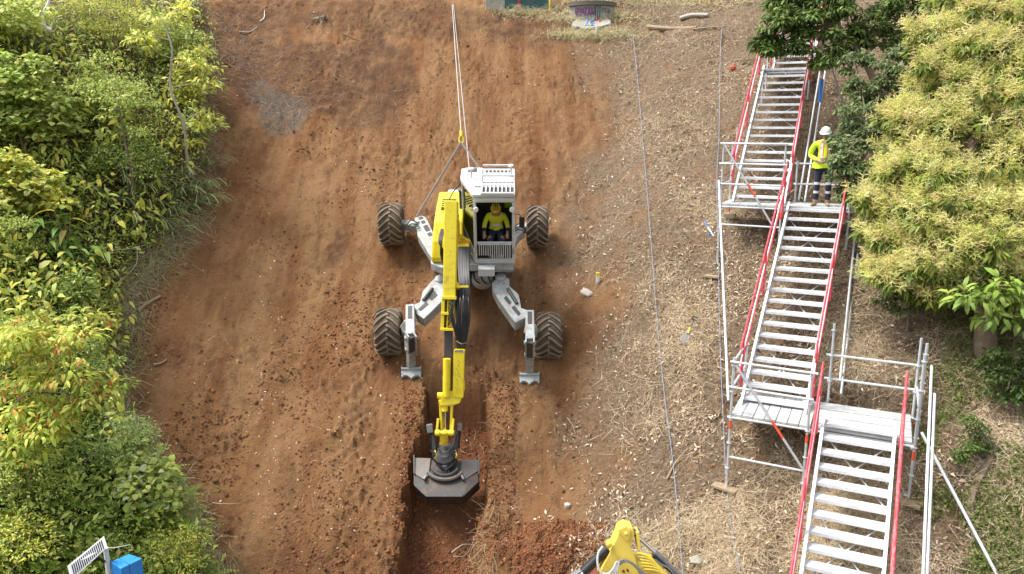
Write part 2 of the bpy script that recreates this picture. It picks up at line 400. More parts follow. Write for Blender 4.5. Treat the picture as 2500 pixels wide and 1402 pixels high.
lt = mul(sep.outputs[0], rng(noise(1.2, 8, .7), .24, .46)); c = mixc(lt, c, mixc(rng(noise(16, 8, .75), .38, .62), (.125, .079, .050), (.30, .23, .155)))
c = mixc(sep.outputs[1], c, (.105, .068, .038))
t.links.new(c, b.inputs['Base Color']); b.inputs['Roughness'].default_value = .95; b.inputs['Specular IOR Level'].default_value = .12
hsum = N('ShaderNodeMath'); hsum.operation = 'ADD'; t.links.new(noise(12, 10, .75), hsum.inputs[0]); t.links.new(mul(noise(40, 6, .7), .45), hsum.inputs[1])
bp = N('ShaderNodeBump', Strength=1.0, Distance=.11); t.links.new(hsum.outputs[0], bp.inputs['Height']); t.links.new(bp.outputs[0], b.inputs['Normal'])
gm = np_mesh('hillside', V, [np.stack([i, i+1, i+nx+1, i+nx], -1)], 'soil', smooth=True)
gm.set_sharp_from_angle(angle=math.radians(38))
px, py, pz = project(V)
def blob(cx, cy, rx, ry, wob=.5, s=0):
    n_ = (fbm(px/70., py/70., 60+s, 3)-.5)*2*wob
    return sstep(1.15, .75, np.sqrt(((px-cx)/rx)**2+((py-cy)/ry)**2)+n_)
nzl = fbm(V[:, 0]*.8, V[:, 1]*.8, 71, 4)-.5
bound = np.interp(py, [-100, 0, 200, 400, 650, 850, 1000, 1200, 1402], [1330, 1340, 1400, 1380, 1380, 1390, 1400, 1330, 1300])
LIT = sstep(-60, 190, px-bound+nzl*330)
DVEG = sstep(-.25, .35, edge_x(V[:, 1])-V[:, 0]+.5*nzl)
GREY = np.maximum(blob(690, 275, 60, 62, .35), .8*blob(635, 225, 32, 30, .4, 1))
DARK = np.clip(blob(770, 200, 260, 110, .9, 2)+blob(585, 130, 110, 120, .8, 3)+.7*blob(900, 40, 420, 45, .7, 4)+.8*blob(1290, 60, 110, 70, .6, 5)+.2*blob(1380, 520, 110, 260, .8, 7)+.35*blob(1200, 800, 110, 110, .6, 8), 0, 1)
TR = trench(V[:, 0], V[:, 1])
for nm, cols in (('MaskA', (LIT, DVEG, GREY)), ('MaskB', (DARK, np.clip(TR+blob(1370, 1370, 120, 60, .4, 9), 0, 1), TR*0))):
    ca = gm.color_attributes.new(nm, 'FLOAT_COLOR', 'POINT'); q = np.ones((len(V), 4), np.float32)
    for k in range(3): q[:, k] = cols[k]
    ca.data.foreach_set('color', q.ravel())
ground = link('hillside', gm, None, (0, 20, 0)); tag(ground, 'steep hillside of bare red brown soil with a freshly cut trench', 'hillside', kind='structure')
# ------------------------------------------------------------------ loose stuff on the ground
def leaf_arrays(P, D, Nn, L, Wd, droop=.15, fold=.12, kind='oval'):
    n = len(P); D = unit(D); S = unit(np.cross(D, Nn)); Nn = np.cross(S, D)
    L = np.broadcast_to(np.asarray(L, float), (n,))[:, None]; Wd = np.broadcast_to(np.asarray(Wd, float), (n,))[:, None]
    if kind == 'diamond':
        vs = [P, P+D*L*.45+S*Wd*.5+Nn*Wd*fold, P+D*L*.45-S*Wd*.5+Nn*Wd*fold, P+D*L-Nn*L*droop]
        V_ = np.stack(vs, 1).reshape(-1, 3); o = np.arange(n)[:, None]*4
        return V_, [np.concatenate([o+[0, 1, 3], o+[0, 3, 2]])], 4
    a, b_ = (.30, .40), (.68, .36)
    if kind == 'round': a, b_ = (.22, .50), (.66, .46)
    if kind == 'lance': a, b_ = (.30, .46), (.62, .40)
    vs = [P, P+D*L*a[0]+S*Wd*a[1]+Nn*Wd*fold, P+D*L*a[0]-S*Wd*a[1]+Nn*Wd*fold,
          P+D*L*b_[0]+S*Wd*b_[1]+Nn*(Wd*fold-L*droop*.4), P+D*L*b_[0]-S*Wd*b_[1]+Nn*(Wd*fold-L*droop*.4), P+D*L-Nn*L*droop]
    V_ = np.stack(vs, 1).reshape(-1, 3); o = np.arange(n)[:, None]*6
    return V_, [np.concatenate([o+[0, 1, 2], o+[3, 5, 4]]), o+[1, 3, 4, 2]], 6
def ribbons(pts, wid, Nn=None):
    """pts (n,k,3) centre lines -> tapered ribbons"""
    n, k, _ = pts.shape; T = np.gradient(pts, axis=1); 
    if Nn is None: Nn = np.broadcast_to(A(0, -.6, .8), (n, 3))
    S = unit(np.cross(T, Nn[:, None, :])); tp = np.linspace(1, .25, k)[None, :, None]; wd = np.asarray(wid).reshape(-1, 1, 1)*tp
    V_ = np.stack([pts-S*wd/2, pts+S*wd/2], 2).reshape(-1, 3)
    o = (np.arange(n)*2*k)[:, None, None]+(np.arange(k-1)*2)[None, :, None]+np.array([0, 1, 3, 2])[None, None, :]
    return V_, [o.reshape(-1, 4)], 2*k
def join_arrays(parts):
    V_ = []; F3 = []; F4 = []; C_ = []; off = 0
    for v, fs, c in parts:
        V_.append(v); C_.append(c)
        for q in fs: (F3 if q.shape[1] == 3 else F4).append(q+off)
        off += len(v)
    fs = ([np.concatenate(F3)] if F3 else [])+([np.concatenate(F4)] if F4 else [])
    return np.concatenate(V_), fs, np.concatenate(C_)
def pal(colors, n, rg=RNG, jit=.18):
    c = np.array(colors)[rg.integers(0, len(colors), n)]
    return np.clip(c*(1+jit*(rg.random((n, 1))*2-1))*(1+.06*(rg.random((n, 3))*2-1)), 0, 1)
def rand_dirs(n, rg=RNG):
    return unit(rg.normal(size=(n, 3)))
def scatter_px(n, x0, x1, y0, y1, prob, rg=RNG):
    a = rg.random(n)*(x1-x0)+x0; b_ = rg.random(n)*(y1-y0)+y0
    k = rg.random(n) < prob(a, b_); return a[k], b_[k]
def litter_prob(a, b_):
    p_ = Gv(a, b_); nz = fbm(p_[:, 0]*.8, p_[:, 1]*.8, 71, 4)-.5
    bd = np.interp(b_, [-100, 0, 200, 400, 650, 850, 1000, 1200, 1402], [1330, 1340, 1400, 1380, 1380, 1390, 1400, 1330, 1300])
    pt = sstep(.38, .60, fbm(p_[:, 0]*1.3+7, p_[:, 1]*1.3, 72, 3))
    return np.clip(sstep(-70, 240, a-bd+nz*360)*(.14+.86*pt)*(1-.55*sstep(2150, 2260, a)*sstep(560, 700, b_)), 0, 1)
def lie(P, rg, tilt=.35):
    n = len(P); nn = unit(gnormal(P[:, 0], P[:, 1])+tilt*rg.normal(size=(n, 3))); d = rand_dirs(n, rg); d = unit(d-nn*np.sum(d*nn, 1)[:, None]); return d, nn
rg = np.random.default_rng(11)
# fallen leaves
a, b_ = scatter_px(165000, 1250, 2700, -80, 1560, litter_prob, rg); P = Gv(a, b_); d, nn = lie(P, rg, .5); n = len(P)
L = .025+.105*rg.random(n)**2.0; P = P+nn*rg.uniform(.005, .03, n)[:, None]
v, fs, k = leaf_arrays(P, d, nn, L, L*rg.uniform(.28, .5, n), .25, .3, 'diamond')
c = np.repeat(pal([(.36, .265, .18), (.48, .37, .26), (.60, .50, .38), (.28, .19, .125), (.19, .125, .08), (.58, .48, .36), (.36, .25, .155), (.24, .165, .11)], n, rg), k, 0)
P1 = (v, fs, c)
o = link('leaf_litter', np_mesh('leaf_litter', *join_arrays([P1])[:2], 'litter', join_arrays([P1])[2]), None, G(1600, 700)); tag(o, 'pale brown fallen leaves covering the slope right of the bare soil', 'leaf litter', kind='stuff')
# dry grass and fine roots
def grass_prob(a, b_):
    p_ = Gv(a, b_); return litter_prob(a, b_)*(.14+.86*sstep(.37, .56, fbm(p_[:, 0]*.55+3, p_[:, 1]*.55, 73, 3)))*sstep(1380, 1560, a)
def strands(P, rg, Lr, up, curl, wid, downhill=.0, k=5):
    n = len(P); d, nn = lie(P, rg, .25); L = rg.uniform(*Lr, n)[:, None]
    d = unit(d+downhill*A(-.1, -.7, -.55)); S = np.cross(nn, d); cu = rg.normal(size=(n, 1))*curl; u = rg.uniform(*up, n)[:, None]
    ts = np.linspace(0, 1, k); pts = np.stack([P+d*L*q+S*L*cu*q*q+nn*(u*4*q*(1-q*.8)*L+.01) for q in ts], 1)
    return ribbons(pts, rg.uniform(*wid, n), nn)
a, b_ = scatter_px(230000, 1300, 2700, -80, 1560, grass_prob, rg); P = Gv(a, b_)
v, fs, k = strands(P, rg, (.12, .50), (.02, .14), .40, (.004, .009), .5)
c = np.repeat(pal([(.54, .43, .28), (.45, .35, .225), (.61, .52, .37), (.34, .25, .16), (.42, .34, .19), (.27, .185, .115)], len(P), rg), k, 0)
o = link('dry_grass', np_mesh('dry_grass', v, fs, 'litter', c), None, G(1650, 750)); tag(o, 'straw coloured dry grass matted over the right hand slope', 'dry grass', kind='stuff')
# green weeds among the litter at the right
def weed_prob(a, b_):
    p_ = Gv(a, b_); nz = fbm(p_[:, 0]*.9, p_[:, 1]*.9, 74, 3)
    return (sstep(2210, 2300, a)*sstep(700, 800, b_)*sstep(.44, .57, nz)+.5*sstep(2070, 2150, a)*sstep(600, 660, b_)*sstep(1000, 930, b_)*sstep(.50, .6, nz))
a, b_ = scatter_px(52000, 2050, 2700, 550, 1560, weed_prob, rg); P = Gv(a, b_); n = len(P)
d = unit(rand_dirs(n, rg)*.9+A(0, -.2, .7)); P = P+A(0, 0, 1)*rg.uniform(0, .16, n)[:, None]
v, fs, k = leaf_arrays(P, d, unit(rand_dirs(n, rg)*.6+A(0, -.4, .8)), rg.uniform(.04, .10, n), rg.uniform(.02, .045, n), .2, .15, 'diamond')
c = np.repeat(pal([(.13, .19, .04), (.09, .14, .03), (.19, .24, .06), (.24, .25, .09), (.26, .22, .10)], n, rg), k, 0)
o = link('green_weeds', np_mesh('green_weeds', v, fs, 'leaf', c), None, G(2350, 1150)); tag(o, 'low green weeds growing through litter in the lower right corner', 'weeds', kind='stuff')
# soil crumbs and clods
def clods(P, r, rg, cols):
    ico = np.array([(0, 0, 1), (.894, 0, .447), (.276, .851, .447), (-.724, .526, .447), (-.724, -.526, .447), (.276, -.851, .447), (.724, .526, -.447), (-.276, .851, -.447), (-.894, 0, -.447), (-.276, -.851, -.447), (.724, -.526, -.447), (0, 0, -1)])
    fc = np.array([(0, 1, 2), (0, 2, 3), (0, 3, 4), (0, 4, 5), (0, 5, 1), (1, 6, 2), (2, 7, 3), (3, 8, 4), (4, 9, 5), (5, 10, 1), (2, 6, 7), (3, 7, 8), (4, 8, 9), (5, 9, 10), (1, 10, 6)])
    n = len(P); rad = r[:, None, None]*rg.uniform(.65, 1.25, (n, 12, 1)); sc = rg.uniform(.6, 1.3, (n, 1, 3)); th = rg.random(n)*6.28
    q = ico[None]*rad*sc; x = q[..., 0]*np.cos(th)[:, None]-q[..., 1]*np.sin(th)[:, None]; y = q[..., 0]*np.sin(th)[:, None]+q[..., 1]*np.cos(th)[:, None]
    v = np.stack([x, y, q[..., 2]*.8], -1)+P[:, None, :]
    f_ = (np.arange(n)*12)[:, None, None]+fc[None]; return v.reshape(-1, 3), [f_.reshape(-1, 3)], np.repeat(cols, 12, 0)
def clod_prob(a, b_):
    p_ = Gv(a, b_); nz = fbm(p_[:, 0]*1.1, p_[:, 1]*.8, 44, 3); e = sstep(-20, 60, a-np.interp(b_, [q[1] for q in EDGE], [q[0] for q in EDGE]))
    tr_ = trench(p_[:, 0], p_[:, 1])
    return e*(.05+.95*sstep(.47, .62, nz))*(1-.97*sstep(1360, 1460, a+120*(fbm(a/90., b_/90., 47, 2)-.5)))*(1-.25*tr_)
a, b_ = scatter_px(58000, 250, 1750, -20, 1500, clod_prob, rg); P = Gv(a, b_); n = len(P)
r = .007+.038*rg.random(n)**3.6+.05*(rg.random(n) < .012)*rg.random(n)
p1 = clods(P, r, rg, pal([(.19, .086, .040), (.145, .066, .032), (.23, .115, .055), (.11, .05, .027)], n, rg))
# heaped crumbs in the trench, on its lips and on the spoil heap
a = []; b2 = []
for (x0, x1, y0, y1, m_) in ((985, 1180, 1240, 1500, 2600), (1030, 1190, 950, 1110, 500), (1260, 1480, 1290, 1460, 3200), (960, 1040, 930, 1400, 700), (1180, 1260, 930, 1400, 1500), (985, 1045, 950, 1400, 1500), (800, 940, 690, 900, 500)):
    a.append(rg.uniform(x0, x1, m_)); b2.append(rg.uniform(y0, y1, m_))
a = np.concatenate(a); b2 = np.concatenate(b2); P = Gv(a, b2); n = len(P)
p2 = clods(P, .010+.035*rg.random(n)**2.2, rg, pal([(.165, .066, .031), (.12, .048, .025), (.205, .086, .04)], n, rg))
v, fs, c = join_arrays([p1, p2])
o = link('soil_clods', np_mesh('soil_clods', v, fs, 'soil_bits', c), None, G(800, 700)); tag(o, 'crumbs and clods of red soil scattered over the cut slope', 'soil clods', kind='stuff')
# pale chips, root ends and dry leaves on the bare soil
a, b_ = scatter_px(2600, 300, 1420, 0, 1480, lambda a, b_: sstep(-10, 40, a-np.interp(b_, [q[1] for q in EDGE], [q[0] for q in EDGE]))*(.14+.86*sstep(.52, .70, fbm(a/160., b_/160., 81, 3))), rg)
a = np.concatenate([a, rg.normal(655, 22, 160)]); b_ = np.concatenate([b_, rg.uniform(500, 1300, 160)])
P = Gv(a, b_); d, nn = lie(P, rg, .4); n = len(P); L = rg.uniform(.02, .075, n)
v, fs, k = leaf_arrays(P+nn*.018, d, nn, L, L*rg.uniform(.3, .55, n), .2, .3, 'diamond')
q1 = (v, fs, np.repeat(pal([(.62, .55, .45), (.50, .38, .26), (.42, .28, .16), (.72, .68, .60)], n, rg), k, 0))
a, b_ = scatter_px(2600, 300, 1460, 0, 1480, lambda a, b_: .45*sstep(.46, .62, fbm(a/130., b_/130., 82, 3))+.3*(b_ < 330), rg); P = Gv(a, b_)
v, fs, k = strands(P, rg, (.10, .40), (.0, .10), .4, (.005, .010), .2); q2 = (v, fs, np.repeat(pal([(.34, .22, .14), (.22, .13, .08), (.45, .34, .24)], len(P), rg), k, 0))
# thick mat of dead stalks along the edge of the uncut bank
e = np.array(EDGE, float); s_ = rg.random(12000)*(len(e)-1.001); ii = s_.astype(int); fr = (s_-ii)[:, None]; q = e[ii]*(1-fr)+e[ii+1]*fr
P = Gv(q[:, 0]+rg.normal(-22, 26, len(q)), q[:, 1]+rg.normal(0, 16, len(q)))
v, fs, k = strands(P, rg, (.15, .55), (.05, .28), .5, (.006, .013), .7); q3 = (v, fs, np.repeat(pal([(.44, .35, .22), (.33, .25, .15), (.54, .46, .32), (.32, .33, .13), (.22, .15, .09), (.26, .34, .10)], len(P), rg), k, 0))
# straw and torn roots along the right lip of the trench
_n = 750; _y = rg.uniform(TRY[-1], TRY[0]-.2, _n); _x = np.interp(_y, TRY[::-1], TRX[::-1])+rg.normal(.05, .22, _n); P = np.stack([_x, _y, H(_x, _y)], 1); keep = fbm(_y*1.5, _y*0+3, 87, 2) > .42; P = P[keep]
v, fs, k = strands(P, rg, (.12, .45), (.05, .30), .5, (.005, .010), .6); q5 = (v, fs, np.repeat(pal([(.33, .24, .13), (.25, .16, .09), (.40, .31, .18), (.18, .11, .06)], len(P), rg), k, 0))
# dark matted roots below the top left corner
a = np.concatenate([rg.normal(600, 55, 700), rg.normal(770, 80, 300), rg.normal(560, 40, 350)]); b_ = np.concatenate([rg.normal(150, 45, 700), rg.normal(230, 40, 300), rg.normal(70, 45, 350)]); P = Gv(a, b_)
v, fs, k = strands(P, rg, (.10, .45), (.02, .18), .5, (.007, .014), .2); q4 = (v, fs, np.repeat(pal([(.13, .085, .06), (.24, .17, .13), (.36, .30, .25), (.09, .055, .04)], len(P), rg), k, 0))
v, fs, c = join_arrays([q1, q2, q3, q4, q5])
o = link('root_debris', np_mesh('root_debris', v, fs, 'litter', c), None, G(500, 500)); tag(o, 'pale chips, fine roots and dead stalks strewn on the bare soil', 'debris', kind='stuff')

# fringe of dry grass round the concrete pieces at the crest
a = np.concatenate([rg.normal(1445, 62, 2600), rg.normal(1300, 60, 700), rg.uniform(1300, 1850, 1500)]); b_ = np.concatenate([rg.choice([49, 90], 2600)+rg.normal(0, 5, 2600), rg.normal(30, 7, 700), rg.uniform(2, 22, 1500)]); P = Gv(a, b_)
v, fs, k = strands(P, rg, (.15, .45), (.15, .5), .4, (.008, .016), .3); c = np.repeat(pal([(.50, .42, .25), (.40, .34, .18), (.34, .34, .12), (.60, .52, .34)], len(P), rg), k, 0)
o = link('grass_fringe', np_mesh('grass_fringe', v, fs, 'litter', c), None, G(1445, 60)); tag(o, 'dry grass fringe around the concrete drum and headwall', 'grass', kind='stuff')
# ------------------------------------------------------------------ aluminium stairs and scaffold landings
YA = math.radians(26); EXV = A(math.cos(YA), -math.sin(YA), 0); HV = A(-math.sin(YA), -math.cos(YA), 0); KV = A(0, 0, 1)
def flight(label, top, end, Wd, n, xtop=0, xbot=.25, group='stair flights up the slope'):
    top = A(*top); end = A(*end); dn = unit(end-top); step = (end-top)/(n-1)
    top = top-step*xtop; n += xtop
    r = empty('stair_flight', end+dn*xbot, label, 'stairs', group)
    up = unit(np.cross(EXV, dn)); up = up if up[2] > 0 else -up
    wi = Wd-.10
    prof = [(0, 0), (-.215, 0), (-.215, -.03), (-.035, -.03), (-.035, -.058), (0, -.058)]
    c0 = top-EXV*wi/2
    first = MB().prism([c0+HV*a+KV*b_ for a, b_ in prof], EXV*wi).build('tread', 'alu', r, bevel=.004)
    for k in range(1, n):
        c = first.copy(); COL.objects.link(c); c.location = first.location+Vector(step*k)
    for s in (-1, 1):
        o = top+EXV*s*(Wd/2-.03)-KV*.05-dn*.22; e = end+EXV*s*(Wd/2-.03)-KV*.05+dn*xbot
        q = MB().beam(o, e, .012, .17, up).beam(o+up*.08, e+up*.08, .05, .014, up).beam(o-up*.08, e-up*.08, .05, .014, up)
        q.build('stringer', 'alu', r)
        o2 = top+EXV*s*(Wd/2+.055)-dn*.1; e2 = end+EXV*s*(Wd/2+.055)+dn*xbot*.3
        for hgt in (.52, .66, 1.0):
            mt = 'red' if hgt != .66 else 'alu'
            MB().tube([o2+KV*hgt, e2+KV*hgt], .021 if mt == 'red' else .012, 8).build('handrail', mt, r, smooth=True)
        ln = np.linalg.norm(e2-o2)
        for tt in (.06, .50, .94):
            p_ = o2+(e2-o2)*tt
            MB().beam(p_-KV*.05, p_+KV*1.0, .035, .085, dn).build('rail_post', 'red', r, bevel=.005)
    m_ = max(2, int(round(np.linalg.norm(end-top)/1.55)))
    for k in range(m_):
        a = top+(end-top)*(k+.08)/m_-up*.16; b_ = top+(end-top)*(k+.92)/m_-up*.16
        for s in (-1, 1):
            MB().beam(a+EXV*s*(wi/2), b_-EXV*s*(wi/2), .018, .010, up).build('cross_brace', 'galv', r)
    return r
F1T, F1E = A(7.71, 22.49, 1.41), A(6.00, 18.62, -1.67)
F2T, F2E = A(6.89, 17.44, -1.87), A(4.95, 13.71, -5.095)
F3T, F3E = A(5.92, 12.31, -5.06), A(5.04, 10.54, -6.52)
st3 = (F3E-F3T)/8.4
flight('white aluminium stair flight leading up to the worker, red handrails, second from the top', F1T, F1E, 1.25, 16, xtop=1)
flight('long white stair flight with red handrails descending from beside the standing worker', F2T, F2E, 1.206, 18)
flight('lowest and nearest white stair flight with red handrails running out of the frame', F3T, F3T+st3*15, 1.18, 16)
st1 = (F1E-F1T)/15
F0E = F1T-st1*1.0+EXV*.10-HV*.85+KV*.05
flight('topmost stair flight half hidden behind dark green tree leaves', F0E-st1*11, F0E, 1.15, 12)

def landing(name, label, L, a0, a1, am, b0, b1, posts, rails, braces, group='scaffold landings between stair flights'):
    P = lambda a, b_, z=0.: L+EXV*a+HV*b_+KV*z
    r = empty(name, P((a0+a1)/2, b1, -.6), label, 'scaffold', group)
    n = max(1, int(round((am-a0)/.21))); wd = (am-a0)/n
    for k in range(n):                                   # boards running front to back on the left half
        c = P(a0+wd*(k+.5), (b0+b1)/2, -.025+.004*(k % 2)); MB().box(c, wd-.012, b1-b0, .045, EXV, HV, KV).build('plank', 'plank', r, bevel=.006)
    n = max(1, int(round((b1-b0)/.2))); wd = (b1-b0)/n
    for k in range(n):                                   # boards running across on the right half
        c = P((am+a1)/2+.01, b0+wd*(k+.5), -.022+.004*(k % 2)); MB().box(c, a1-am-.02, wd-.03, .045, EXV, HV, KV).build('plank', 'plank', r, bevel=.006)
    for b_ in (b0, b1): MB().tube([P(a0-.06, b_, -.075), P(a1+.06, b_, -.075)], .024, 8).build('ledger', 'galv', r, smooth=True)
    for a_ in (a0, am, a1): MB().tube([P(a_, b0-.05, -.10), P(a_, b1+.05, -.10)], .024, 8).build('transom', 'galv', r, smooth=True)
    for a_, b_, zt in posts:
        q = P(a_, b_); zb = float(H(q[0], q[1]))-.03
        mb = MB().tube([A(q[0], q[1], zb), A(q[0], q[1], q[2]+zt)], .0245, 8)
        for z in np.arange(-2., zt, .5):
            if q[2]+z > zb+.1: mb.lathe(A(q[0], q[1], q[2]+z-.08), KV, [(0, .05), (.012, .05)], 8)
        mb.lathe(A(q[0], q[1], zb), KV, [(0, .075), (.014, .075), (.016, .03), (.05, .03)], 8)
        mb.build('post', 'galv', r, smooth=True)
        if zt > .9:
            MB().lathe(A(q[0], q[1], q[2]-.30), KV, [(0, .027), (.16, .027)], 8).build('colour_band', 'orange_red', r, smooth=True)
    for (a_, b_, z), (a2, b2, z2) in rails: MB().tube([P(a_, b_, z), P(a2, b2, z2)], .0235, 8).build('guardrail', 'galv', r, smooth=True)
    for (a_, b_, z), (a2, b2, z2) in braces:
        MB().tube([P(a_, b_, z), P(a2, b2, z2)], .0235, 8).build('brace', 'galv', r, smooth=True)
        m0 = A(*P(a_, b_, z)); m1 = A(*P(a2, b2, z2)); MB().tube([m0+(m1-m0)*.5, m0+(m1-m0)*.66], .0255, 8).build('colour_band', 'orange_red', r, smooth=True)
    return P
L1 = A(6.0, 18.62, -1.83); L2 = A(4.95, 13.71, -5.20)
P1 = landing('scaffold_landing', 'scaffold landing under the standing worker with open guard rails on its left', L1, -.80, 2.05, .66, -.55, .60,
    [(-.80, .60, 1.45), (-.80, -.55, 1.45), (.60, .66, 1.45), (.76, -.55, 1.0), (2.05, -.55, 1.1), (2.05, .60, .2)],
    [((-.88, .63, 1.42), (.66, .69, 1.42)), ((-.88, .63, .95), (.66, .69, .95)), ((-.88, .63, .47), (.66, .69, .47)),
     ((.70, -.58, .93), (2.10, -.58, .93)), ((.70, -.58, .44), (2.10, -.58, .44)), ((-.80, .60, -.50), (.60, .66, -.50)),
     ((-.80, .64, .95), (-.80, -.6, .95)), ((-.80, .64, .47), (-.80, -.6, .47))],
    [((-.78, .70, 1.40), (.42, .74, -.42))])
P2 = landing('scaffold_landing', 'lower grey planked scaffold landing beside the tall bare posts at right', L2, -.66, 2.32, .72, -.68, .72,
    [(-.66, .72, 1.08), (-.66, -.68, 1.0), (.68, .78, 1.05), (.90, -.72, 1.55), (2.36, -.72, 1.45), (2.36, .76, 1.55), (2.40, .30, 1.62)],
    [((-.72, .75, 1.0), (.78, .81, 1.0)), ((-.72, .75, .52), (.74, .81, .52)), ((.80, -.75, .93), (2.44, -.75, .93)), ((.80, -.75, .46), (2.44, -.75, .46)),
     ((-.66, .72, -.85), (.72, .76, -.85)), ((1.3, .74, -.95), (2.34, .76, -.95)), ((-.66, .76, .52), (-.66, -.7, .52)), ((-.66, .76, 1.0), (-.66, -.7, 1.0)), ((2.38, .76, .52), (2.38, -.7, .52))],
    [((-.60, .84, .96), (.74, .86, -.88))])
L0 = F0E-KV*.10
landing('scaffold_landing', 'small scaffold landing at the head of the upper flight below the leaves', L0+EXV*-.1+HV*.45, -.62, .66, .02, -.35, .35,
    [(-.6, .33, .2), (.66, .33, 1.0), (.66, -.33, 1.0), (-.6, -.33, .6)], [((.66, .36, .9), (.66, -.36, .9))], [])
def tube_thing(name, label, pts, r, m='galv', cat='tube', group=None):
    return MB().tube(pts, r, 8).build(name, m, None, smooth=True, label=label, cat=cat, group=group)
tube_thing('scaffold_tube', 'long upright-looking grey tube linking the left sides of both landings', [P1(-.86, .68, .55), P2(-.74, .60, .20)], .0245, group='loose scaffold tubes')
tube_thing('scaffold_tube', 'left of two parallel tubes sloping down behind the standing worker', [P1(.84, -.64, .02), F1T+EXV*.95-HV*.25+KV*.35], .0245, group='loose scaffold tubes')
tube_thing('scaffold_tube', 'right of two parallel tubes sloping down behind the standing worker', [P1(.98, -.66, .0), F1T+EXV*1.10-HV*.3+KV*.55], .0245, group='loose scaffold tubes')
tube_thing('scaffold_tube', 'left of two parallel tubes ending above the lower landing boards', [P2(1.08, -.80, .42), P1(2.20, .30, -.55)], .0245, group='loose scaffold tubes')
tube_thing('scaffold_tube', 'right of two parallel tubes ending above the lower landing boards', [P2(1.12, -.84, .15), P1(2.30, .20, -.6)], .0245, group='loose scaffold tubes')
qa = P2(2.50, .34, 1.25); qb = P2(2.52, 3.4, -1.35)
tube_thing('scaffold_tube', 'left of two bright tubes sloping down beside the lowest stair flight', [qa, qb], .0225, group='loose scaffold tubes')
tube_thing('scaffold_tube', 'right of two bright tubes sloping down beside the lowest stair flight', [P2(2.60, .26, .75), P2(2.60, 3.3, -1.75)], .0225, group='loose scaffold tubes')
gp = G(2470, 1465); tube_thing('scaffold_tube', 'diagonal raking tube from the lower landing to the litter at bottom right', [P2(2.46, .46, .10), gp], .026, group='loose scaffold tubes')
gp = G(2062, 272); tube_thing('scaffold_tube', 'thin raking tube leaning through the leaves above the worker helmet', [at(2018, 130, 19.6), gp+KV*.02], .024, group='loose scaffold tubes')
tube_thing('scaffold_tube', 'thin upright tube standing in dry leaves left of the upper landing', [G(1795, 402), G(1795, 402)+A(0, 0, 1.05)], .02, group='loose scaffold tubes')
# ------------------------------------------------------------------ walking excavator
TL = math.radians(19); MO = at(1208, 650, 18.9)
MX, MY, MZ = A(1, 0, 0), A(0, math.cos(TL), math.sin(TL)), A(0, -math.sin(TL), math.cos(TL))
def M(x, y, z): return MO+MX*x+MY*y+MZ*z
def onplane(px, py, P0, n):
    d = A((px-1250)/F_PX, CP+(701-py)/F_PX*SP, -SP+(701-py)/F_PX*CP); return d*(np.dot(P0, n)/np.dot(d, n))
NL = A(0, -.55, .835)                                # the plane the legs lie in
exc = empty('walking_excavator', G(1150, 760), 'yellow and white four-wheeled walking excavator hanging on cables down the slope', 'excavator')
def mbox(x, y, z, sx, sy, sz, mb=None): return (mb or MB()).box(M(x, y, z), sx, sy, sz, MX, MY, MZ)
# ---- chassis
MB().lathe(M(-.30, 1.15, -.62), MZ, [(0, .48), (.14, .62), (.34, .62), (.36, .55), (.62, .55)], 28).build('swing_ring', 'dark_steel', exc, smooth=True)
ch = MB().prism([M(-.95, .30, -.75), M(.25, .30, -.75), M(.42, .75, -.75), M(.42, 1.7, -.75), M(.2, 2.15, -.75), M(-.9, 2.15, -.75), M(-1.2, 1.7, -.75), M(-1.2, .75, -.75)], MZ*.34)
chassis = ch.build('chassis', 'dark_steel', exc, bevel=.03)
MB().lathe(M(-.32, .28, -.50), MY, [(-.16, .22), (-.12, .27), (.1, .27)], 20).build('drive_housing', 'leg_grey', exc, smooth=True)
# ---- upper deck
MB().prism([M(-1.58, .02, -.12), M(-1.28, -.20, -.12), M(-.95, -.05, -.12), M(-.52, -.05, -.12), M(.46, -.05, -.12), M(.47, .25, -.12), M(.47, 1.75, -.12), M(.2, 2.1, -.12), M(-1.3, 2.1, -.12), M(-1.58, 1.7, -.12)], MZ*.20).build('deck', 'leg_grey', exc, bevel=.02)
MB().prism([M(-.30, -.14, -.03), M(.47, -.14, -.03), M(.47, -.03, -.16), M(-.30, -.03, -.16)], MZ*.08).build('bumper', 'leg_grey', exc, bevel=.01)
hood = MB()
prof = [(-.02, .09), (-.04, .26), (.12, .62), (.45, .98), (1.05, 1.12), (2.0, 1.12), (2.05, .95), (2.05, .09)]
hood.add([M(-1.56+.10*max(0, z-.3), y, z) for y, z in prof]+[M(-.78, y, z) for y, z in prof],
         [tuple(range(8)), tuple(range(15, 7, -1))]+[(k, k+8, (k+1) % 8+8, (k+1) % 8) for k in range(8)])
hd = hood.build('engine_hood', 'yellow', exc, bevel=.06, seg=3)
mb = MB()
for k in range(5): mbox(-1.12, .23+.0*k, .66+.0*k, 0.001, .001, .001, mb)
for k in range(6): MB().box(M(-1.17, .86+.12*k, 1.125), .36, .04, .02, MX, MY, MZ).build('vent_slot', 'black', hd)
MB().tube([M(-.86, 1.0, 1.05), M(-.86, 1.02, 1.52), M(-.88, .98, 1.62)], .035, 10).build('exhaust_pipe', 'dark_steel', exc, smooth=True)
MB().prism([M(-1.3, 2.05, .1), M(.4, 2.05, .1), M(.4, 2.45, .25), M(-1.3, 2.45, .25)], MZ*.75).build('counterweight', 'cab_white', exc, bevel=.06)
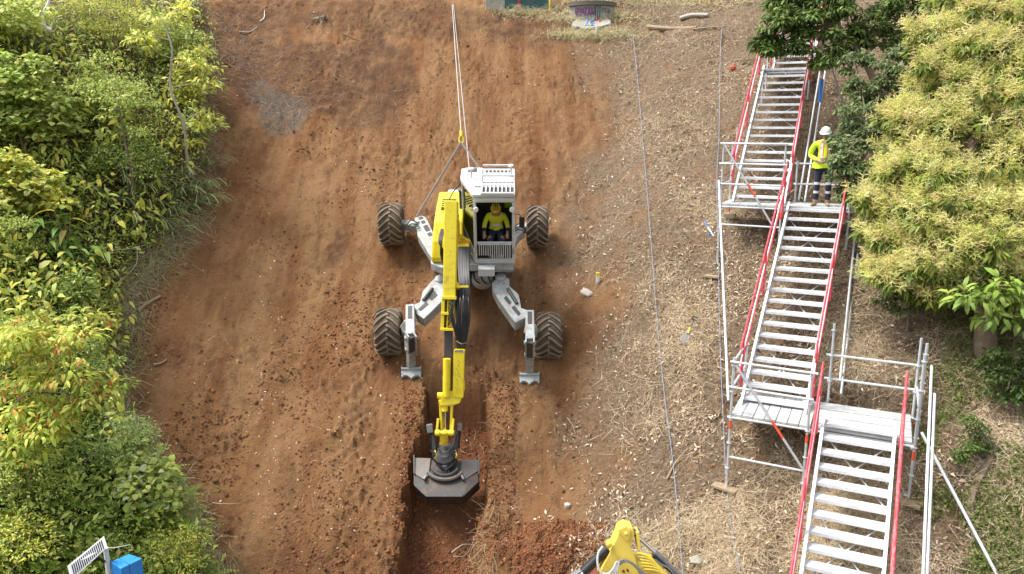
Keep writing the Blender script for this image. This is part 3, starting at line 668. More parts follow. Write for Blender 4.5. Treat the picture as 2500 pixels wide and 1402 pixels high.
# ---- cab
FL, FR, BR, BL = (-.46, 0.), (.46, 0.), (.46, 1.42), (-.80, 1.42); ML = (-.80, .95)
cabr = MB()
def post(a, b_, z0, z1, w=.075, tilt=0.): cabr.beam(M(a[0], a[1], z0), M(b_[0], b_[1], z1), w, w, MY)
post(FL, FL, .1, 1.92, .07); post(FR, FR, .1, 1.92, .07); post(BR, BR, .1, 1.92); post(BL, BL, .1, 1.92); post(ML, ML, .1, 1.88, .045)
for z, w in ((.66, .04), (1.76, .07)): cabr.beam(M(FL[0], -.005, z), M(FR[0], -.005, z), w, w, MZ)
cabr.beam(M(FL[0], 0, .15), M(FR[0], 0, .15), .12, .10, MZ)
for (p_, q) in ((FR, BR), (BR, BL), (BL, ML), (ML, FL)):
    cabr.beam(M(p_[0], p_[1], .14), M(q[0], q[1], .14), .05, .10, MZ); cabr.beam(M(p_[0], p_[1], 1.86), M(q[0], q[1], 1.86), .07, .08, MZ)
cabr.prism([M(ML[0], ML[1], .12), M(FL[0], FL[1], .12), M(FL[0], FL[1], .34), M(ML[0], ML[1], .62)], MX*.03)
cab = cabr.build('cab', 'cab_white', exc, bevel=.012)
MB().prism([M(-.43, .02, .10), M(.44, .02, .10), M(.44, 1.38, .10), M(-.76, 1.38, .10), M(-.76, .95, .10)], MZ*.03).build('cab_floor', 'black', cab)
MB().prism([M(-.78, 1.36, .13), M(.44, 1.36, .13), M(.44, 1.36, 1.15), M(-.78, 1.36, 1.15)], MY*.03).build('rear_panel', 'dark_steel', cab)
MB().prism([M(-.50, -.10, 1.88), M(.50, -.10, 1.88), M(.50, 1.50, 1.88), M(-.84, 1.50, 1.88), M(-.84, .92, 1.88)], MZ*.09).build('roof', 'cab_white', cab, bevel=.03, seg=3)
MB().prism([M(-.74, 1.02, 1.972), M(-.46, .30, 1.972), M(-.30, .30, 1.972), M(-.30, 1.42, 1.972), M(-.74, 1.42, 1.972)], MZ*.05).build('roof_pod', 'cab_white', cab, bevel=.02)
MB().prism([M(-.66, 1.12, 2.025), M(-.44, 1.12, 2.025), M(-.44, 1.34, 2.025), M(-.66, 1.34, 2.025)], MZ*.012).build('roof_hatch', 'dark_steel', cab)
# roof guard of bars
for y, z in ((-.13, 2.00), (.45, 2.04), (.80, 2.06), (1.46, 2.06)): MB().beam(M(-.30, y, z), M(.47, y, z), .035, .045, MZ).build('guard_rail', 'cab_white', cab, bevel=.006)
for k in range(9):
    x = -.2825+.095*k; MB().beam(M(x, -.10, 2.02), M(x, .45, 2.03), .02, .025, MZ).build('guard_bar', 'cab_white', cab)
for k in range(8): mbox(-.235+.095*k, .17, 1.974, .066, .24, .014).build('roof_vent', 'dark_steel', cab)
for k in range(7): mbox(-.20+.095*k, 1.28, 1.974, .066, .12, .014).build('roof_vent', 'dark_steel', cab)
for x in (-.55, .40): MB().tube([M(x, .75+.2*(x > 0), 1.97), M(x, .75+.2*(x > 0), 2.22)], .022, 8).lathe(M(x, .75+.2*(x > 0), 2.22), MZ, [(0, .02), (.03, .075), (.06, .06), (.075, .0)], 12).build('antenna', 'cab_white', cab, smooth=True)
# brow and front guard
mbox(0, -.05, 1.81, .94, .06, .10).build('brow', 'cab_white', cab, bevel=.02)
for x in (-.42, .42): MB().lathe(M(x, -.10, 1.60), -MY, [(0, .05), (.05, .06), (.075, .055)], 14).build('work_lamp', 'white', cab, smooth=True)
for k in range(15):
    x = -.37+.0532*k
    if k < 6: z0 = .34
    else: z0 = .20
    MB().beam(M(x, -.065, z0), M(x, -.065, .64), .022, .016, MY).build('grille_bar', 'cab_white', cab)
for z in (.20, .64): MB().beam(M(-.40, -.06, z), M(.41, -.06, z), .035, .03, MZ).build('grille_rail', 'cab_white', cab, bevel=.005)
MB().prism([M(-.41, .07, .15), M(.41, .07, .15), M(.41, .07, .63), M(-.41, .07, .63)], MY*.012).build('kick_plate', 'black', cab)
em = MB()
pts = [M(.44+.035*math.cos(u), -.056, .44+.06*math.sin(u)) for u in np.linspace(0, 6.283, 15)]; em.tube(pts, .006, 5, cap=False); em.tube([M(.425, -.056, .44), M(.455, -.056, .44)], .006, 5)
em.build('emblem', 'dark_steel', cab)
def pane(name, q, th): MB().prism(q, th).build(name, 'glass', cab)
pane('side_window', [M(ML[0]+.01, ML[1], .66), M(FL[0]-.01, FL[1]+.04, .36), M(FL[0]-.01, FL[1]+.04, 1.80), M(ML[0]+.01, ML[1], 1.80)], MX*.008)
pane('rear_side_window', [M(-.80, .99, .60), M(-.80, 1.37, .60), M(-.80, 1.37, 1.80), M(-.80, .99, 1.80)], MX*.008)
pane('door_window', [M(.46, .06, .45), M(.46, 1.36, .45), M(.46, 1.36, 1.80), M(.46, .06, 1.80)], MX*.008)
pane('rear_window', [M(-.74, 1.40, 1.18), M(.42, 1.40, 1.18), M(.42, 1.40, 1.80), M(-.74, 1.40, 1.80)], MY*.008)
# seat and controls
mbox(.03, .82, .52, .48, .46, .12).build('seat', 'black', cab, bevel=.03)
MB().prism([M(-.20, 1.02, .55), M(.26, 1.02, .55), M(.23, 1.12, 1.20), M(-.17, 1.12, 1.20)], MY*.11).build('seat_back', 'black', cab, bevel=.03)
for x in (-.27, .33): mbox(x, .62, .60, .12, .5, .14).build('control_console', 'dark_steel', cab, bevel=.02)
for x in (-.27, .33): MB().tube([M(x, .42, .66), M(x, .40, .84)], .022, 8).build('joystick', 'black', cab, smooth=True)
for x in (-.06, .10): mbox(x, .16, .24, .10, .20, .04).build('pedal', 'steel', cab, bevel=.008)
mbox(.36, .12, .36, .12, .14, .26).build('display_box', 'dark_steel', cab, bevel=.01)
# step box in front, mirrors
mbox(-.20, -.20, -.02, .40, .20, .20).build('step_box', 'cab_white', exc, bevel=.008)
MB().tube([M(.47, .0, 1.42), M(.60, -.06, 1.44), M(.64, -.08, 1.38)], .012, 6).build('mirror_arm', 'black', exc, smooth=True)
mbox(.66, -.08, 1.24, .13, .05, .28).build('mirror', 'black', exc, bevel=.02)
MB().tube([M(-.84, .95, 1.80), M(-1.02, .75, 1.64), M(-1.10, .62, 1.52)], .014, 6).build('mirror_arm', 'black', exc, smooth=True)
mbox(-1.06, .60, 1.46, .22, .06, .13).build('mirror', 'black', exc, bevel=.02)
mbox(-1.08, .52, 1.18, .10, .12, .22).build('camera_box', 'dark_steel', exc, bevel=.01)
MB().tube([M(-1.12, .60, 1.05), M(-1.13, .55, 1.46)], .02, 6).build('mirror_post', 'black', exc, smooth=True)
# ---- wheels
def wheel(px, py, Z, R, Wt, side, tilt=0., cam_=0.):
    C = at(px, py, Z); ax = unit(A(math.cos(tilt), math.sin(tilt), cam_)); r = empty('wheel', C); r.parent = exc; r.location = Vector(C)-root_loc(exc)
    h = Wt/2
    pr = [(-h*.86, R*.50), (-h*.98, R*.62), (-h, R*.78), (-h*.90, R*.90), (-h*.6, R*.945), (0, R*.955), (h*.6, R*.945), (h*.90, R*.90), (h, R*.78), (h*.98, R*.62), (h*.86, R*.50)]
    MB().lathe(C, ax, pr, 40).build('tyre', 'tyre', r, smooth=True)
    u = unit(np.cross(ax, A(0, 0, 1))); v = np.cross(ax, u)
    lg = MB(); nl = 17
    for s in (-1, 1):
        for k in range(nl):
            t0 = 2*math.pi*(k+(.5 if s > 0 else 0))/nl
            secs = []
            for q in np.linspace(-.06, 1.0, 7):
                xx = s*h*q; rad = np.interp(abs(xx)/h, [0, .6, .88, .97, 1.02], [R*.955, R*.945, R*.91, R*.86, R*.77]); th = t0+.50*abs(q)**1.25
                wth = (.030 if q < .2 else .024)/R; ht = .048*R/.58
                secs.append([(xx, rad-.01, th-wth*1.25), (xx, rad+ht, th-wth), (xx, rad+ht, th+wth), (xx, rad-.01, th+wth*1.25)])
            vs = [C+ax*x+(u*math.cos(th)+v*math.sin(th))*rr for sc in secs for x, rr, th in sc]; m_ = len(secs)
            fs = [(i*4+j, i*4+(j+1) % 4, (i+1)*4+(j+1) % 4, (i+1)*4+j) for i in range(m_-1) for j in range(4)]+[(3, 2, 1, 0), tuple(range((m_-1)*4, m_*4))]
            lg.add(vs, fs)
    lg.build('tread_lugs', 'tyre_lug', r)
    MB().lathe(C, ax, [(-h*.8, R*.50), (-h*.55, R*.46), (-h*.5, R*.18), (h*.5, R*.18), (h*.55, R*.46), (h*.8, R*.50)], 28).build('rim', 'leg_grey', r, smooth=True)
    MB().lathe(C-ax*side*h*1.02, -ax*side, [(-.16, R*.24), (0, R*.24), (.02, R*.20), (.16, R*.18)], 20).build('hub', 'leg_grey', r, smooth=True)
    return C
WRL = wheel(956, 548, 21.4, .575, .64, -1, .03); WRR = wheel(1312, 554, 21.4, .575, .60, 1, -.03)
WFL = wheel(950, 810, 19.15, .575, .64, -1, .05, .0); WFR = wheel(1340, 819, 19.05, .575, .66, 1, -.05, .0)
# ---- legs: thick plates and box sections lying along the slope
def plate(pts, P0, th, name, m='leg_grey', bevel=.02, parent=None):
    q = [onplane(a, b_, P0, NL) for a, b_ in pts]; return MB().prism(q, -NL*th).build(name, m, parent or exc, bevel=bevel)
def on(px, py, P0, lift=0.): return onplane(px, py, P0, NL)+NL*lift
def front_leg(s, hip, knee_pts, pads, low, foot, hubp, Zw):
    P0 = at(hip[0], hip[1], Zw)
    leg = plate(knee_pts, P0, .30, 'leg')
    for q in pads: MB().prism([on(a, b_, P0, .012) for a, b_ in q], -NL*.02).build('grip_pad', 'dark_steel', leg)
    # knuckle at the chassis and hydraulic cylinder along the leg
    MB().lathe(on(hip[0], hip[1]-12, P0, .02), NL, [(-.34, .13), (.02, .13), (.04, .10)], 18).build('hip_pin', 'leg_grey', leg, smooth=True)
    (x0, y0), (x1, y1) = low
    MB().tube([on(hip[0]*.75+x0*.25, hip[1]*.75+y0*.25, P0, .06), on(hip[0]*.35+x0*.65+6*s, hip[1]*.35+y0*.65+4, P0, .03)], .045, 10).build('leg_cylinder', 'dark_steel', leg, smooth=True)
    # lower sleeve
    a = on(x0, y0, P0, .02); b_ = on(x1, y1, P0, .02)
    sl_ = MB().beam(a, b_, .21, .24, NL).build('leg_sleeve', 'leg_grey', exc, bevel=.02)
    MB().beam(a+(b_-a)*.08+NL*.125, a+(b_-a)*.50+NL*.125, .10, .014, NL).build('grip_pad', 'dark_steel', sl_)
    fx, fy = foot; FP = G(fx, fy+2)+NS*.09
    def fo(px_, py_, lf=0.): return onplane(px_, py_, FP, NS)+NS*lf
    c = fo(fx, fy-12, .03); e = b_+(c-b_)*.42
    MB().beam(b_-(c-b_)*.05, e, .17, .18, NL).build('stabiliser_joint', 'dark_steel', exc, bevel=.01)
    for q in (-.09, .09): MB().beam(b_-(c-b_)*.1+MX*q, e+(c-b_)*.1+MX*q, .035, .20, NL).build('stabiliser_cheek', 'leg_grey', exc, bevel=.008)
    MB().lathe(e-MX*.13, MX, [(0, .055), (.26, .055)], 12).build('pin', 'leg_grey', exc, smooth=True)
    MB().lathe(b_+(c-b_)*.04-MX*.14, MX, [(0, .06), (.28, .06)], 12).build('pin', 'leg_grey', exc, smooth=True)
    MB().beam(e, c, .17, .15, NL, .20, .15).build('stabiliser_arm', 'leg_grey', exc, bevel=.012)
    ft = MB().prism([fo(fx-23, fy-3, .02), fo(fx+23, fy-3, .02), fo(fx+23, fy+13, .0), fo(fx+18, fy+8, .0), fo(fx+11, fy+8, 0), fo(fx+4, fy+12, 0), fo(fx, fy+16, 0), fo(fx-4, fy+12, 0), fo(fx-11, fy+8, 0), fo(fx-18, fy+8, 0), fo(fx-23, fy+13, 0)], -NS*.10)
    ft.beam(fo(fx-24, fy-4, .03), fo(fx+24, fy-4, .03), .05, .12, NL)
    for q in (-23, 0, 23): ft.beam(fo(fx+q, fy-12, -.04), fo(fx+q, fy+12, -.04), .03, .16, NL, .02, .05)
    ft.build('claw_foot', 'leg_grey', exc, bevel=.006)
    # wheel carrier
    W_ = hubp; MB().beam(a+(b_-a)*.55, W_, .26, .26, NL, .20, .20).build('wheel_carrier', 'leg_grey', exc, bevel=.03)
def zz(pts): return [(880+a/4.124, 640+b_/4.124) for a, b_ in pts]
front_leg(1, (1075, 694), zz([(735, 170), (800, 120), (842, 120), (842, 375), (640, 572), (565, 520), (545, 470), (480, 455), (600, 400), (628, 290)]),
    [zz([(690, 365), (755, 312), (778, 335), (715, 388)]), zz([(582, 478), (660, 402), (685, 425), (605, 495)])],
    ((1002, 752), (1003, 824)), (1004, 908), WFL+A(.34, 0, 0), 19.05)
front_leg(-1, (1222, 690), zz([(1322, 200), (1420, 130), (1500, 165), (1500, 240), (1595, 325), (1620, 460), (1700, 490), (1660, 560), (1640, 570), (1558, 612), (1395, 385), (1330, 270)]),
    [zz([(1442, 365), (1470, 342), (1522, 410), (1495, 430)]), zz([(1520, 460), (1550, 440), (1615, 520), (1590, 545)])],
    ((1293, 766), (1294, 836)), (1293, 922), WFR-A(.34, 0, 0), 19.0)
# rear legs
P0 = at(1040, 560, 20.9)
rl = plate([(1012, 532), (1030, 526), (1040, 530), (1078, 610), (1078, 652), (1060, 640), (1020, 575)], P0, .28, 'leg')
for q in ([(1021, 532), (1031, 529), (1034, 534), (1024, 537)], [(1027, 541), (1036, 538), (1039, 544), (1030, 547)], [(1033, 553), (1043, 549), (1050, 562), (1040, 566)], [(1043, 571), (1052, 567), (1056, 574), (1047, 578)]):
    MB().prism([on(a, b_, P0, .012) for a, b_ in q], -NL*.02).build('grip_pad', 'dark_steel', rl)
MB().beam(on(1020, 550, P0, -.05), WRL+A(.30, 0, 0), .26, .24, NL, .2, .2).build('wheel_carrier', 'leg_grey', exc, bevel=.03)
for k in range(4): MB().tube(bez([on(1020+2*k, 548+4*k, P0, .06), on(1004, 545+7*k, P0, .10-.03*k), on(992, 552+5*k, P0, .0)], 10), .016, 6).build('hose', 'rubber_hose', exc, smooth=True)
P0 = at(1270, 560, 20.9)
plate([(1226, 650), (1226, 600), (1252, 556), (1275, 550), (1280, 562), (1262, 578), (1244, 640)], P0, .28, 'leg')
MB().beam(on(1262, 562, P0, -.05), WRR-A(.30, 0, 0), .26, .24, NL, .2, .2).build('wheel_carrier', 'leg_grey', exc, bevel=.03)
for k in range(3): MB().tube(bez([on(1255, 560+5*k, P0, .06), on(1268, 552+7*k, P0, .08), on(1284, 558+5*k, P0, .0)], 10), .016, 6).build('hose', 'rubber_hose', exc, smooth=True)
# ---- boom: foot on the deck, elbow raised in front, stick hanging down into the trench
E = at(1102, 505, 16.5); SKT = at(1098, 727, 16.55); SKB = at(1095, 806, 16.6)
sdn = unit(SKB-E); sfw = unit(np.cross(MX, sdn)); sfw = sfw if sfw[1] < 0 else -sfw
bf = M(-.98, .25, .18)
MB().beam(bf, E-sfw*.28-sdn*.0+A(0, .35, -.05), .27, .46, MZ, .24, .34).build('boom', 'yellow', exc, bevel=.02)
MB().tube([M(-.98, -.05, -.05), (E+bf)/2-A(0, .0, .32)], .07, 12).build('boom_cylinder', 'yellow_worn', exc, smooth=True)
stick = MB().beam(E-sdn*.12, SKT, .275, .36, sfw).build('stick', 'yellow', exc, bevel=.018)
MB().beam(SKT-sdn*.04, SKT+sdn*.03, .315, .40, sfw).build('stick_flange', 'yellow', stick, bevel=.008)
sv = MB()
for q in (-.105, .0): sv.beam(SKT+MX*(q-.02), SKB+MX*(q-.02), .07 if q else .02, .34, sfw)
sv.beam(SKT-MX*.06-sfw*.15, SKB-MX*.06-sfw*.15, .25, .05, sfw).beam(SKB-sdn*.06-MX*.02, SKB-MX*.02, .29, .38, sfw).beam(SKT+sdn*.30-MX*.08, SKT+sdn*.36-MX*.08, .17, .37, sfw)
sv.build('stick_sleeve', 'yellow', exc, bevel=.008)
MB().beam(SKT+sdn*.04+MX*.06, SKB-sdn*.07+MX*.06, .14, .26, sfw).build('sleeve_core', 'yellow_worn', exc, bevel=.01)
for k in range(3): MB().tube(bez([SKT+sdn*(.10+.1*k)+MX*.0+sfw*.17, SKT+sdn*(.2+.12*k)+MX*.06+sfw*.20, SKT+sdn*(.38+.1*k)-MX*.01+sfw*.16], 10), .013, 6).build('hose', 'rubber_hose', exc, smooth=True)
MB().lathe(E+MX*.142+sdn*.28, MX, [(0, .05), (.02, .05), (.03, .03)], 12).build('boss', 'yellow', stick, smooth=True)
HD = at(1094, 985, 16.75)
MB().beam(SKB-sdn*.1, HD-sdn*.05, .17, .20, sfw).build('telescopic_arm', 'dark_steel', exc, bevel=.01)
MB().tube([at(1091, 876, 16.42), at(1090, 968, 16.5)], .082, 16).build('tilt_cylinder', 'yellow', exc, smooth=True)
bx0, bx1 = at(1122, 853, 16.5), at(1119, 968, 16.6)
sb = MB().beam(bx0, bx1, .23, .26, sfw).build('lower_arm_box', 'yellow', exc, bevel=.012)
MB().beam(bx0+sfw*.131-sdn*.0, bx0+sfw*.131+sdn*.05, .18, .004, sfw).build('box_lip', 'steel', sb)
# scrawled marks and grease on the box
for k in range(7):
    y0 = 880+9*k; MB().tube([at(1117+4*math.sin(k*2.1), y0, 16.36), at(1120+4*math.cos(k*1.7), y0+4, 16.36), at(1116+3*math.sin(k*3.3), y0+7, 16.36)], .005, 5).build('scrawl_mark', 'dark_steel', sb)
MB().prism([at(1078, 962, 16.45), at(1108, 955, 16.5), at(1112, 930, 16.5), at(1134, 930, 16.5), at(1134, 952, 16.5), at(1122, 985, 16.5), at(1104, 992, 16.5), at(1076, 992, 16.45)], A(0, .24, -.06)).build('arm_head', 'yellow', exc, bevel=.012)
MB().lathe(at(1068, 966, 16.6), MX, [(0, .07), (.40, .07)], 14).build('head_pin', 'yellow', exc, smooth=True)
for q in (1075, 1104): MB().beam(at(q, 975, 16.6), at(q+(4 if q < 1090 else -3), 1052, 16.62), .06, .20, sfw, .05, .12).build('link_arm', 'yellow', exc, bevel=.012)
MB().tube([at(1086, 978, 16.55), at(1086, 1004, 16.55)], .07, 14).build('cylinder_barrel', 'yellow', exc, smooth=True)
MB().tube([at(1086, 1000, 16.55), at(1085, 1058, 16.58)], .032, 12).build('cylinder_rod', 'chrome', exc, smooth=True)
for q0, q1 in ((1069, 1066), (1106, 1104)): MB().beam(at(q0+1, 1022, 16.55), at(q1, 1060, 16.5), .05, .10, sfw).build('tipping_link', 'yellow', exc, bevel=.012)
MB().lathe(at(1062, 1057, 16.5), MX, [(0, .055), (.02, .07), (.10, .07), (.12, .05), (.17, .05), (.19, .065), (.26, .065), (.28, .05), (.32, .07), (.40, .07), (.42, .05)], 14).build('tipping_pin', 'yellow', exc, smooth=True)
MB().beam(at(1085, 1055, 16.55), at(1084, 1084, 16.6), .18, .18, sfw).build('coupler', 'yellow_worn', exc, bevel=.012)
# tiltrotator
tr0 = at(1084, 1082, 16.7)
rot = MB().lathe(at(1085, 1108, 16.75), A(0, -.75, .66), [(-.2, .24), (-.02, .26), (.06, .24), (.10, .13), (.11, .13)], 24).build('tiltrotator', 'dark_steel', exc, smooth=True)
for q in (1058, 1117): MB().beam(at(q, 1060, 16.75), at(q+(6 if q < 1090 else -6), 1120, 16.75), .07, .14, sfw, .09, .2).build('rotator_cheek', 'dark_steel', rot, bevel=.01)
MB().beam(at(1048, 1036, 16.7), at(1051, 1056, 16.7), .13, .13, sfw).build('sensor_box', 'steel', exc, bevel=.01)
MB().beam(at(1051, 1056, 16.72), at(1056, 1092, 16.75), .07, .08, sfw).build('sensor_bracket', 'black', exc, bevel=.006)
MB().beam(at(1123, 1034, 16.7), at(1122, 1052, 16.7), .10, .11, sfw).build('sensor_box', 'steel', exc, bevel=.01)
MB().beam(at(1122, 1052, 16.72), at(1119, 1094, 16.75), .06, .08, sfw).build('sensor_bracket', 'black', exc, bevel=.006)
for x0, x1, x2 in ((1052, 1060, 1054), (1117, 1106, 1114)): MB().tube(bez([at(x0, 1100, 16.5), at(x1-6*(x1 > 1085)+3, 1108, 16.42), at(x2, 1122, 16.5)], 10), .014, 6).build('hose', 'rubber_hose', exc, smooth=True)
for k in range(5): MB().tube(bez([at(1112, 1050+4*k, 16.5), at(1108-2*k, 1085+3*k, 16.38), at(1096-5*k, 1102+2*k, 16.42), at(1082-3*k, 1104-2*k, 16.5)], 14), .014, 6).build('hose', 'rubber_hose', exc, smooth=True)
for q, m_ in ((1062, 'rail_yellow'), (1112, 'rail_yellow')): MB().tube([at(q, 1100, 16.5), at(q+3, 1112, 16.45), at(q, 1120, 16.5)], .016, 6).build('hydraulic_fitting', m_, exc, smooth=True)
# bucket
NB = A(0, -.62, .785); BP = at(1089, 1150, 16.75)
def bq(px, py, lift=0.): return onplane(px, py, BP, NB)+NB*lift
bk = MB().prism([bq(1010, 1122, .0), bq(1168, 1126, .0), bq(1169, 1178, .02), bq(1131, 1216, .06), bq(1041, 1216, .06), bq(1010, 1186, .02)], -NB*.42-A(0, -.05, .0)).build('bucket', 'bucket_dark', exc, bevel=.015)
MB().prism([bq(1012, 1120, .045), bq(1052, 1121, .045), bq(1047, 1162, .05), bq(1038, 1176, .05), bq(1010, 1157, .04)], -NB*.045).build('bucket_wing', 'bucket_steel', bk, bevel=.006)
MB().prism([bq(1126, 1124, .045), bq(1168, 1125, .045), bq(1167, 1152, .04), bq(1138, 1172, .05), bq(1126, 1160, .05)], -NB*.045).build('bucket_wing', 'bucket_steel', bk, bevel=.006)
for q in (1010.5, 1168): MB().prism([bq(q, 1116, .10), bq(q+2, 1116, .10), bq(q+2, 1160, .07), bq(q, 1160, .07)], -NB*.2).build('side_cutter', 'bucket_steel', bk)
MB().beam(bq(1042, 1214, .075), bq(1130, 1214, .075), .07, .05, NB).build('cutting_edge', 'dark_steel', bk, bevel=.006)
MB().prism([bq(1058, 1128, .16), bq(1118, 1128, .16), bq(1106, 1146, .16), bq(1090, 1156, .16), bq(1074, 1146, .16)], -NB*.10).build('quick_hitch', 'dark_steel', exc, bevel=.01)
MB().lathe(bq(1087, 1144, .15), NB, [(0, .06), (.04, .06), (.05, .03)], 14).build('hitch_bolt', 'steel', exc, smooth=True)
for k in range(5): MB().beam(bq(1072+6*k, 1156, .14), bq(1073+6*k, 1163, .12), .025, .05, NB).build('hitch_tooth', 'black', exc)
arc = [bq(1087+46*math.sin(u), 1150+32*math.cos(u)-6, .10) for u in np.linspace(-1.1, 1.1, 15)]
MB().tube(arc, .045, 8).build('hitch_ring', 'bucket_steel', exc, smooth=True)
arc = [bq(1087+34*math.sin(u), 1143+28*math.cos(u)-4, .12) for u in np.linspace(-1.15, 1.15, 13)]
MB().tube(arc, .04, 8).build('hitch_ring', 'dark_steel', exc, smooth=True)
for q in (1040, 1128): MB().beam(bq(q, 1166, .09), bq(q+14*(1 if q < 1080 else -1)*-.3, 1176, .09), .05, .08, NB).build('hitch_lug', 'steel', exc, bevel=.006)
# boom foot clutter and the hanging hose bundle
MB().beam(at(1118, 580, 17.9), at(1142, 596, 18.1), .14, .2, MZ).build('boom_knuckle', 'yellow_worn', exc, bevel=.02)
MB().lathe(at(1116, 604, 17.9), MX, [(0, .09), (.28, .09)], 16).build('knuckle_pin', 'yellow_worn', exc, smooth=True)
mbox(-.72, .1, .55, .16, .22, .18).build('valve_block', 'leg_grey', exc, bevel=.02)
rg2 = random.Random(5)
for k in range(13):
    u = k/12; x0 = 1121+24*u; bl = 1114+34*u+rg2.uniform(-2, 2); xe = 1119+15*u
    pts = [at(x0, 604, 17.7), at(x0-1, 650, 17.2), at(x0+rg2.uniform(-2, 2), 700, 16.75), at(bl, 740+rg2.uniform(-8, 8), 16.5-.12*math.sin(u*3.14)), at(bl+2-3*u, 790, 16.45), at(xe, 850, 16.6), at(xe, 875, 16.75)]
    MB().tube(bez(pts, 30), .020+rg2.random()*.006, 7).build('hose', 'rubber_hose', exc, smooth=True)
for k in range(3):
    pts = [at(1119+3*k, 695, 16.7), at(1108-4*k+4, 730, 16.4), at(1102+2*k, 775, 16.38), at(1112+3*k, 815, 16.45), at(1118+3*k, 855, 16.6)]
    MB().tube(bez(pts, 24), .017, 7).build('hose', 'rubber_hose', exc, smooth=True)
MB().beam(at(1112, 690, 16.62), at(1118, 701, 16.5), .10, .14, sfw).beam(at(1113, 700, 16.45), at(1144, 700, 16.45), .05, .06, sfw).build('hose_bracket', 'yellow', exc, bevel=.008)
MB().tube([at(1114, 833, 16.4), at(1126, 840, 16.36), at(1138, 838, 16.5)], .011, 6).build('hose_tie', 'steel', exc, smooth=True)
for k in range(4): MB().tube(bez([at(1084-2*k, 560, 17.8), at(1078-2*k, 590, 17.5), at(1076+3*k, 620, 17.6), at(1082, 645, 18.1)], 14), .02, 6).build('hose', 'rubber_hose', exc, smooth=True)
for k in range(4): MB().tube(bez([M(-.55+.16*k, .3, -.25), M(-.5+.18*k, .05, -.42), M(-.36+.16*k, .2, -.62), M(-.5+.2*k, .6, -.7)], 14), .02, 6).build('hose', 'rubber_hose', exc, smooth=True)
# cable sling and winch ropes
S0 = at(1126, 348, 22.9)
sling = empty('chain_sling', S0, 'steel chain sling with yellow shackle holding the walking excavator uphill', 'chain')
def chain(P, Q, nm):
    n_ = int(np.linalg.norm(Q-P)/.075); mb = MB()
    for k in range(n_):
        a = P+(Q-P)*k/n_; b_ = P+(Q-P)*(k+1)/n_; d = unit(Q-P); s_ = unit(np.cross(d, A(0, 1, .2))) if k % 2 else unit(np.cross(d, A(1, 0, .4)))
        mb.tube([a-d*.01+s_*.022, b_+d*.012+s_*.022, b_+d*.012-s_*.022, a-d*.01-s_*.022, a-d*.01+s_*.022], .011, 5)
    mb.build(nm, 'steel', sling)
chain(S0, at(1019, 527, 20.8), 'chain_leg'); chain(S0, at(1180, 425, 21.2), 'chain_leg')
MB().tube(bez([S0+A(-.05, 0, 0), S0+A(-.06, .03, .12), S0+A(0, .05, .2), S0+A(.06, .03, .12), S0+A(.05, 0, 0), S0+A(-.05, 0, 0)], 16), .022, 7).build('shackle', 'rail_yellow', sling, smooth=True)
MB().tube([S0+A(0, .04, .18), S0+A(-.01, .12, .34)], .045, 8).build('rope_socket', 'rail_yellow', sling, smooth=True)
tube_thing('winch_rope', 'left winch rope running uphill from the yellow shackle', [S0+A(-.01, .1, .32), at(1112, 130, float(gdepth(1112, 130))-.6), at(1104, 12, float(gdepth(1104, 12))-.25)], .013, 'rope', 'rope', 'winch ropes')
tube_thing('winch_rope', 'right winch rope passing the shackle down to the excavator back', [at(1146, 418, 21.4), at(1129, 240, float(gdepth(1129, 240))-.6), at(1107, 12, float(gdepth(1107, 12))-.2)], .011, 'rope', 'rope', 'winch ropes')
# ------------------------------------------------------------------ people
def skin_body(name, joints, edges, rootj, paint, mats, parent=None, sub=2, origin=None, label=None, cat='person'):
    """joints: name -> (point, radius); one continuous skinned surface, materials chosen by paint(point, nearest joint)"""
    names = list(joints); idx = {n: k for k, n in enumerate(names)}
    me = bpy.data.meshes.new(name); me.from_pydata([tuple(joints[n][0]) for n in names], [(idx[a], idx[b_]) for a, b_ in edges], []); me.update()
    ob = bpy.data.objects.new(name, me); COL.objects.link(ob)
    md = ob.modifiers.new('skin', 'SKIN'); md.use_smooth_shade = True
    for n in names:
        sv_ = me.skin_vertices[0].data[idx[n]]; r_ = joints[n][1]; sv_.radius = (r_, r_) if not isinstance(r_, tuple) else r_; sv_.use_root = n == rootj
    s_ = ob.modifiers.new('sub', 'SUBSURF'); s_.levels = sub; s_.render_levels = sub
    dg = bpy.context.evaluated_depsgraph_get(); ev = ob.evaluated_get(dg); nm = bpy.data.meshes.new_from_object(ev); bpy.data.objects.remove(ob)
    nm.name = name
    while len(nm.materials): nm.materials.pop()
    for m_ in mats: nm.materials.append(MATS[m_])
    J = np.array([joints[n][0] for n in names])
    for p_ in nm.polygons:
        c = np.array(p_.center); j = names[int(np.argmin(((J-c)**2).sum(1)))]; p_.material_index = paint(c, j)
    nm.polygons.foreach_set('use_smooth', [True]*len(nm.polygons))
    o = link(name, nm, parent, origin); 
    if label: tag(o, label, cat)
    return o
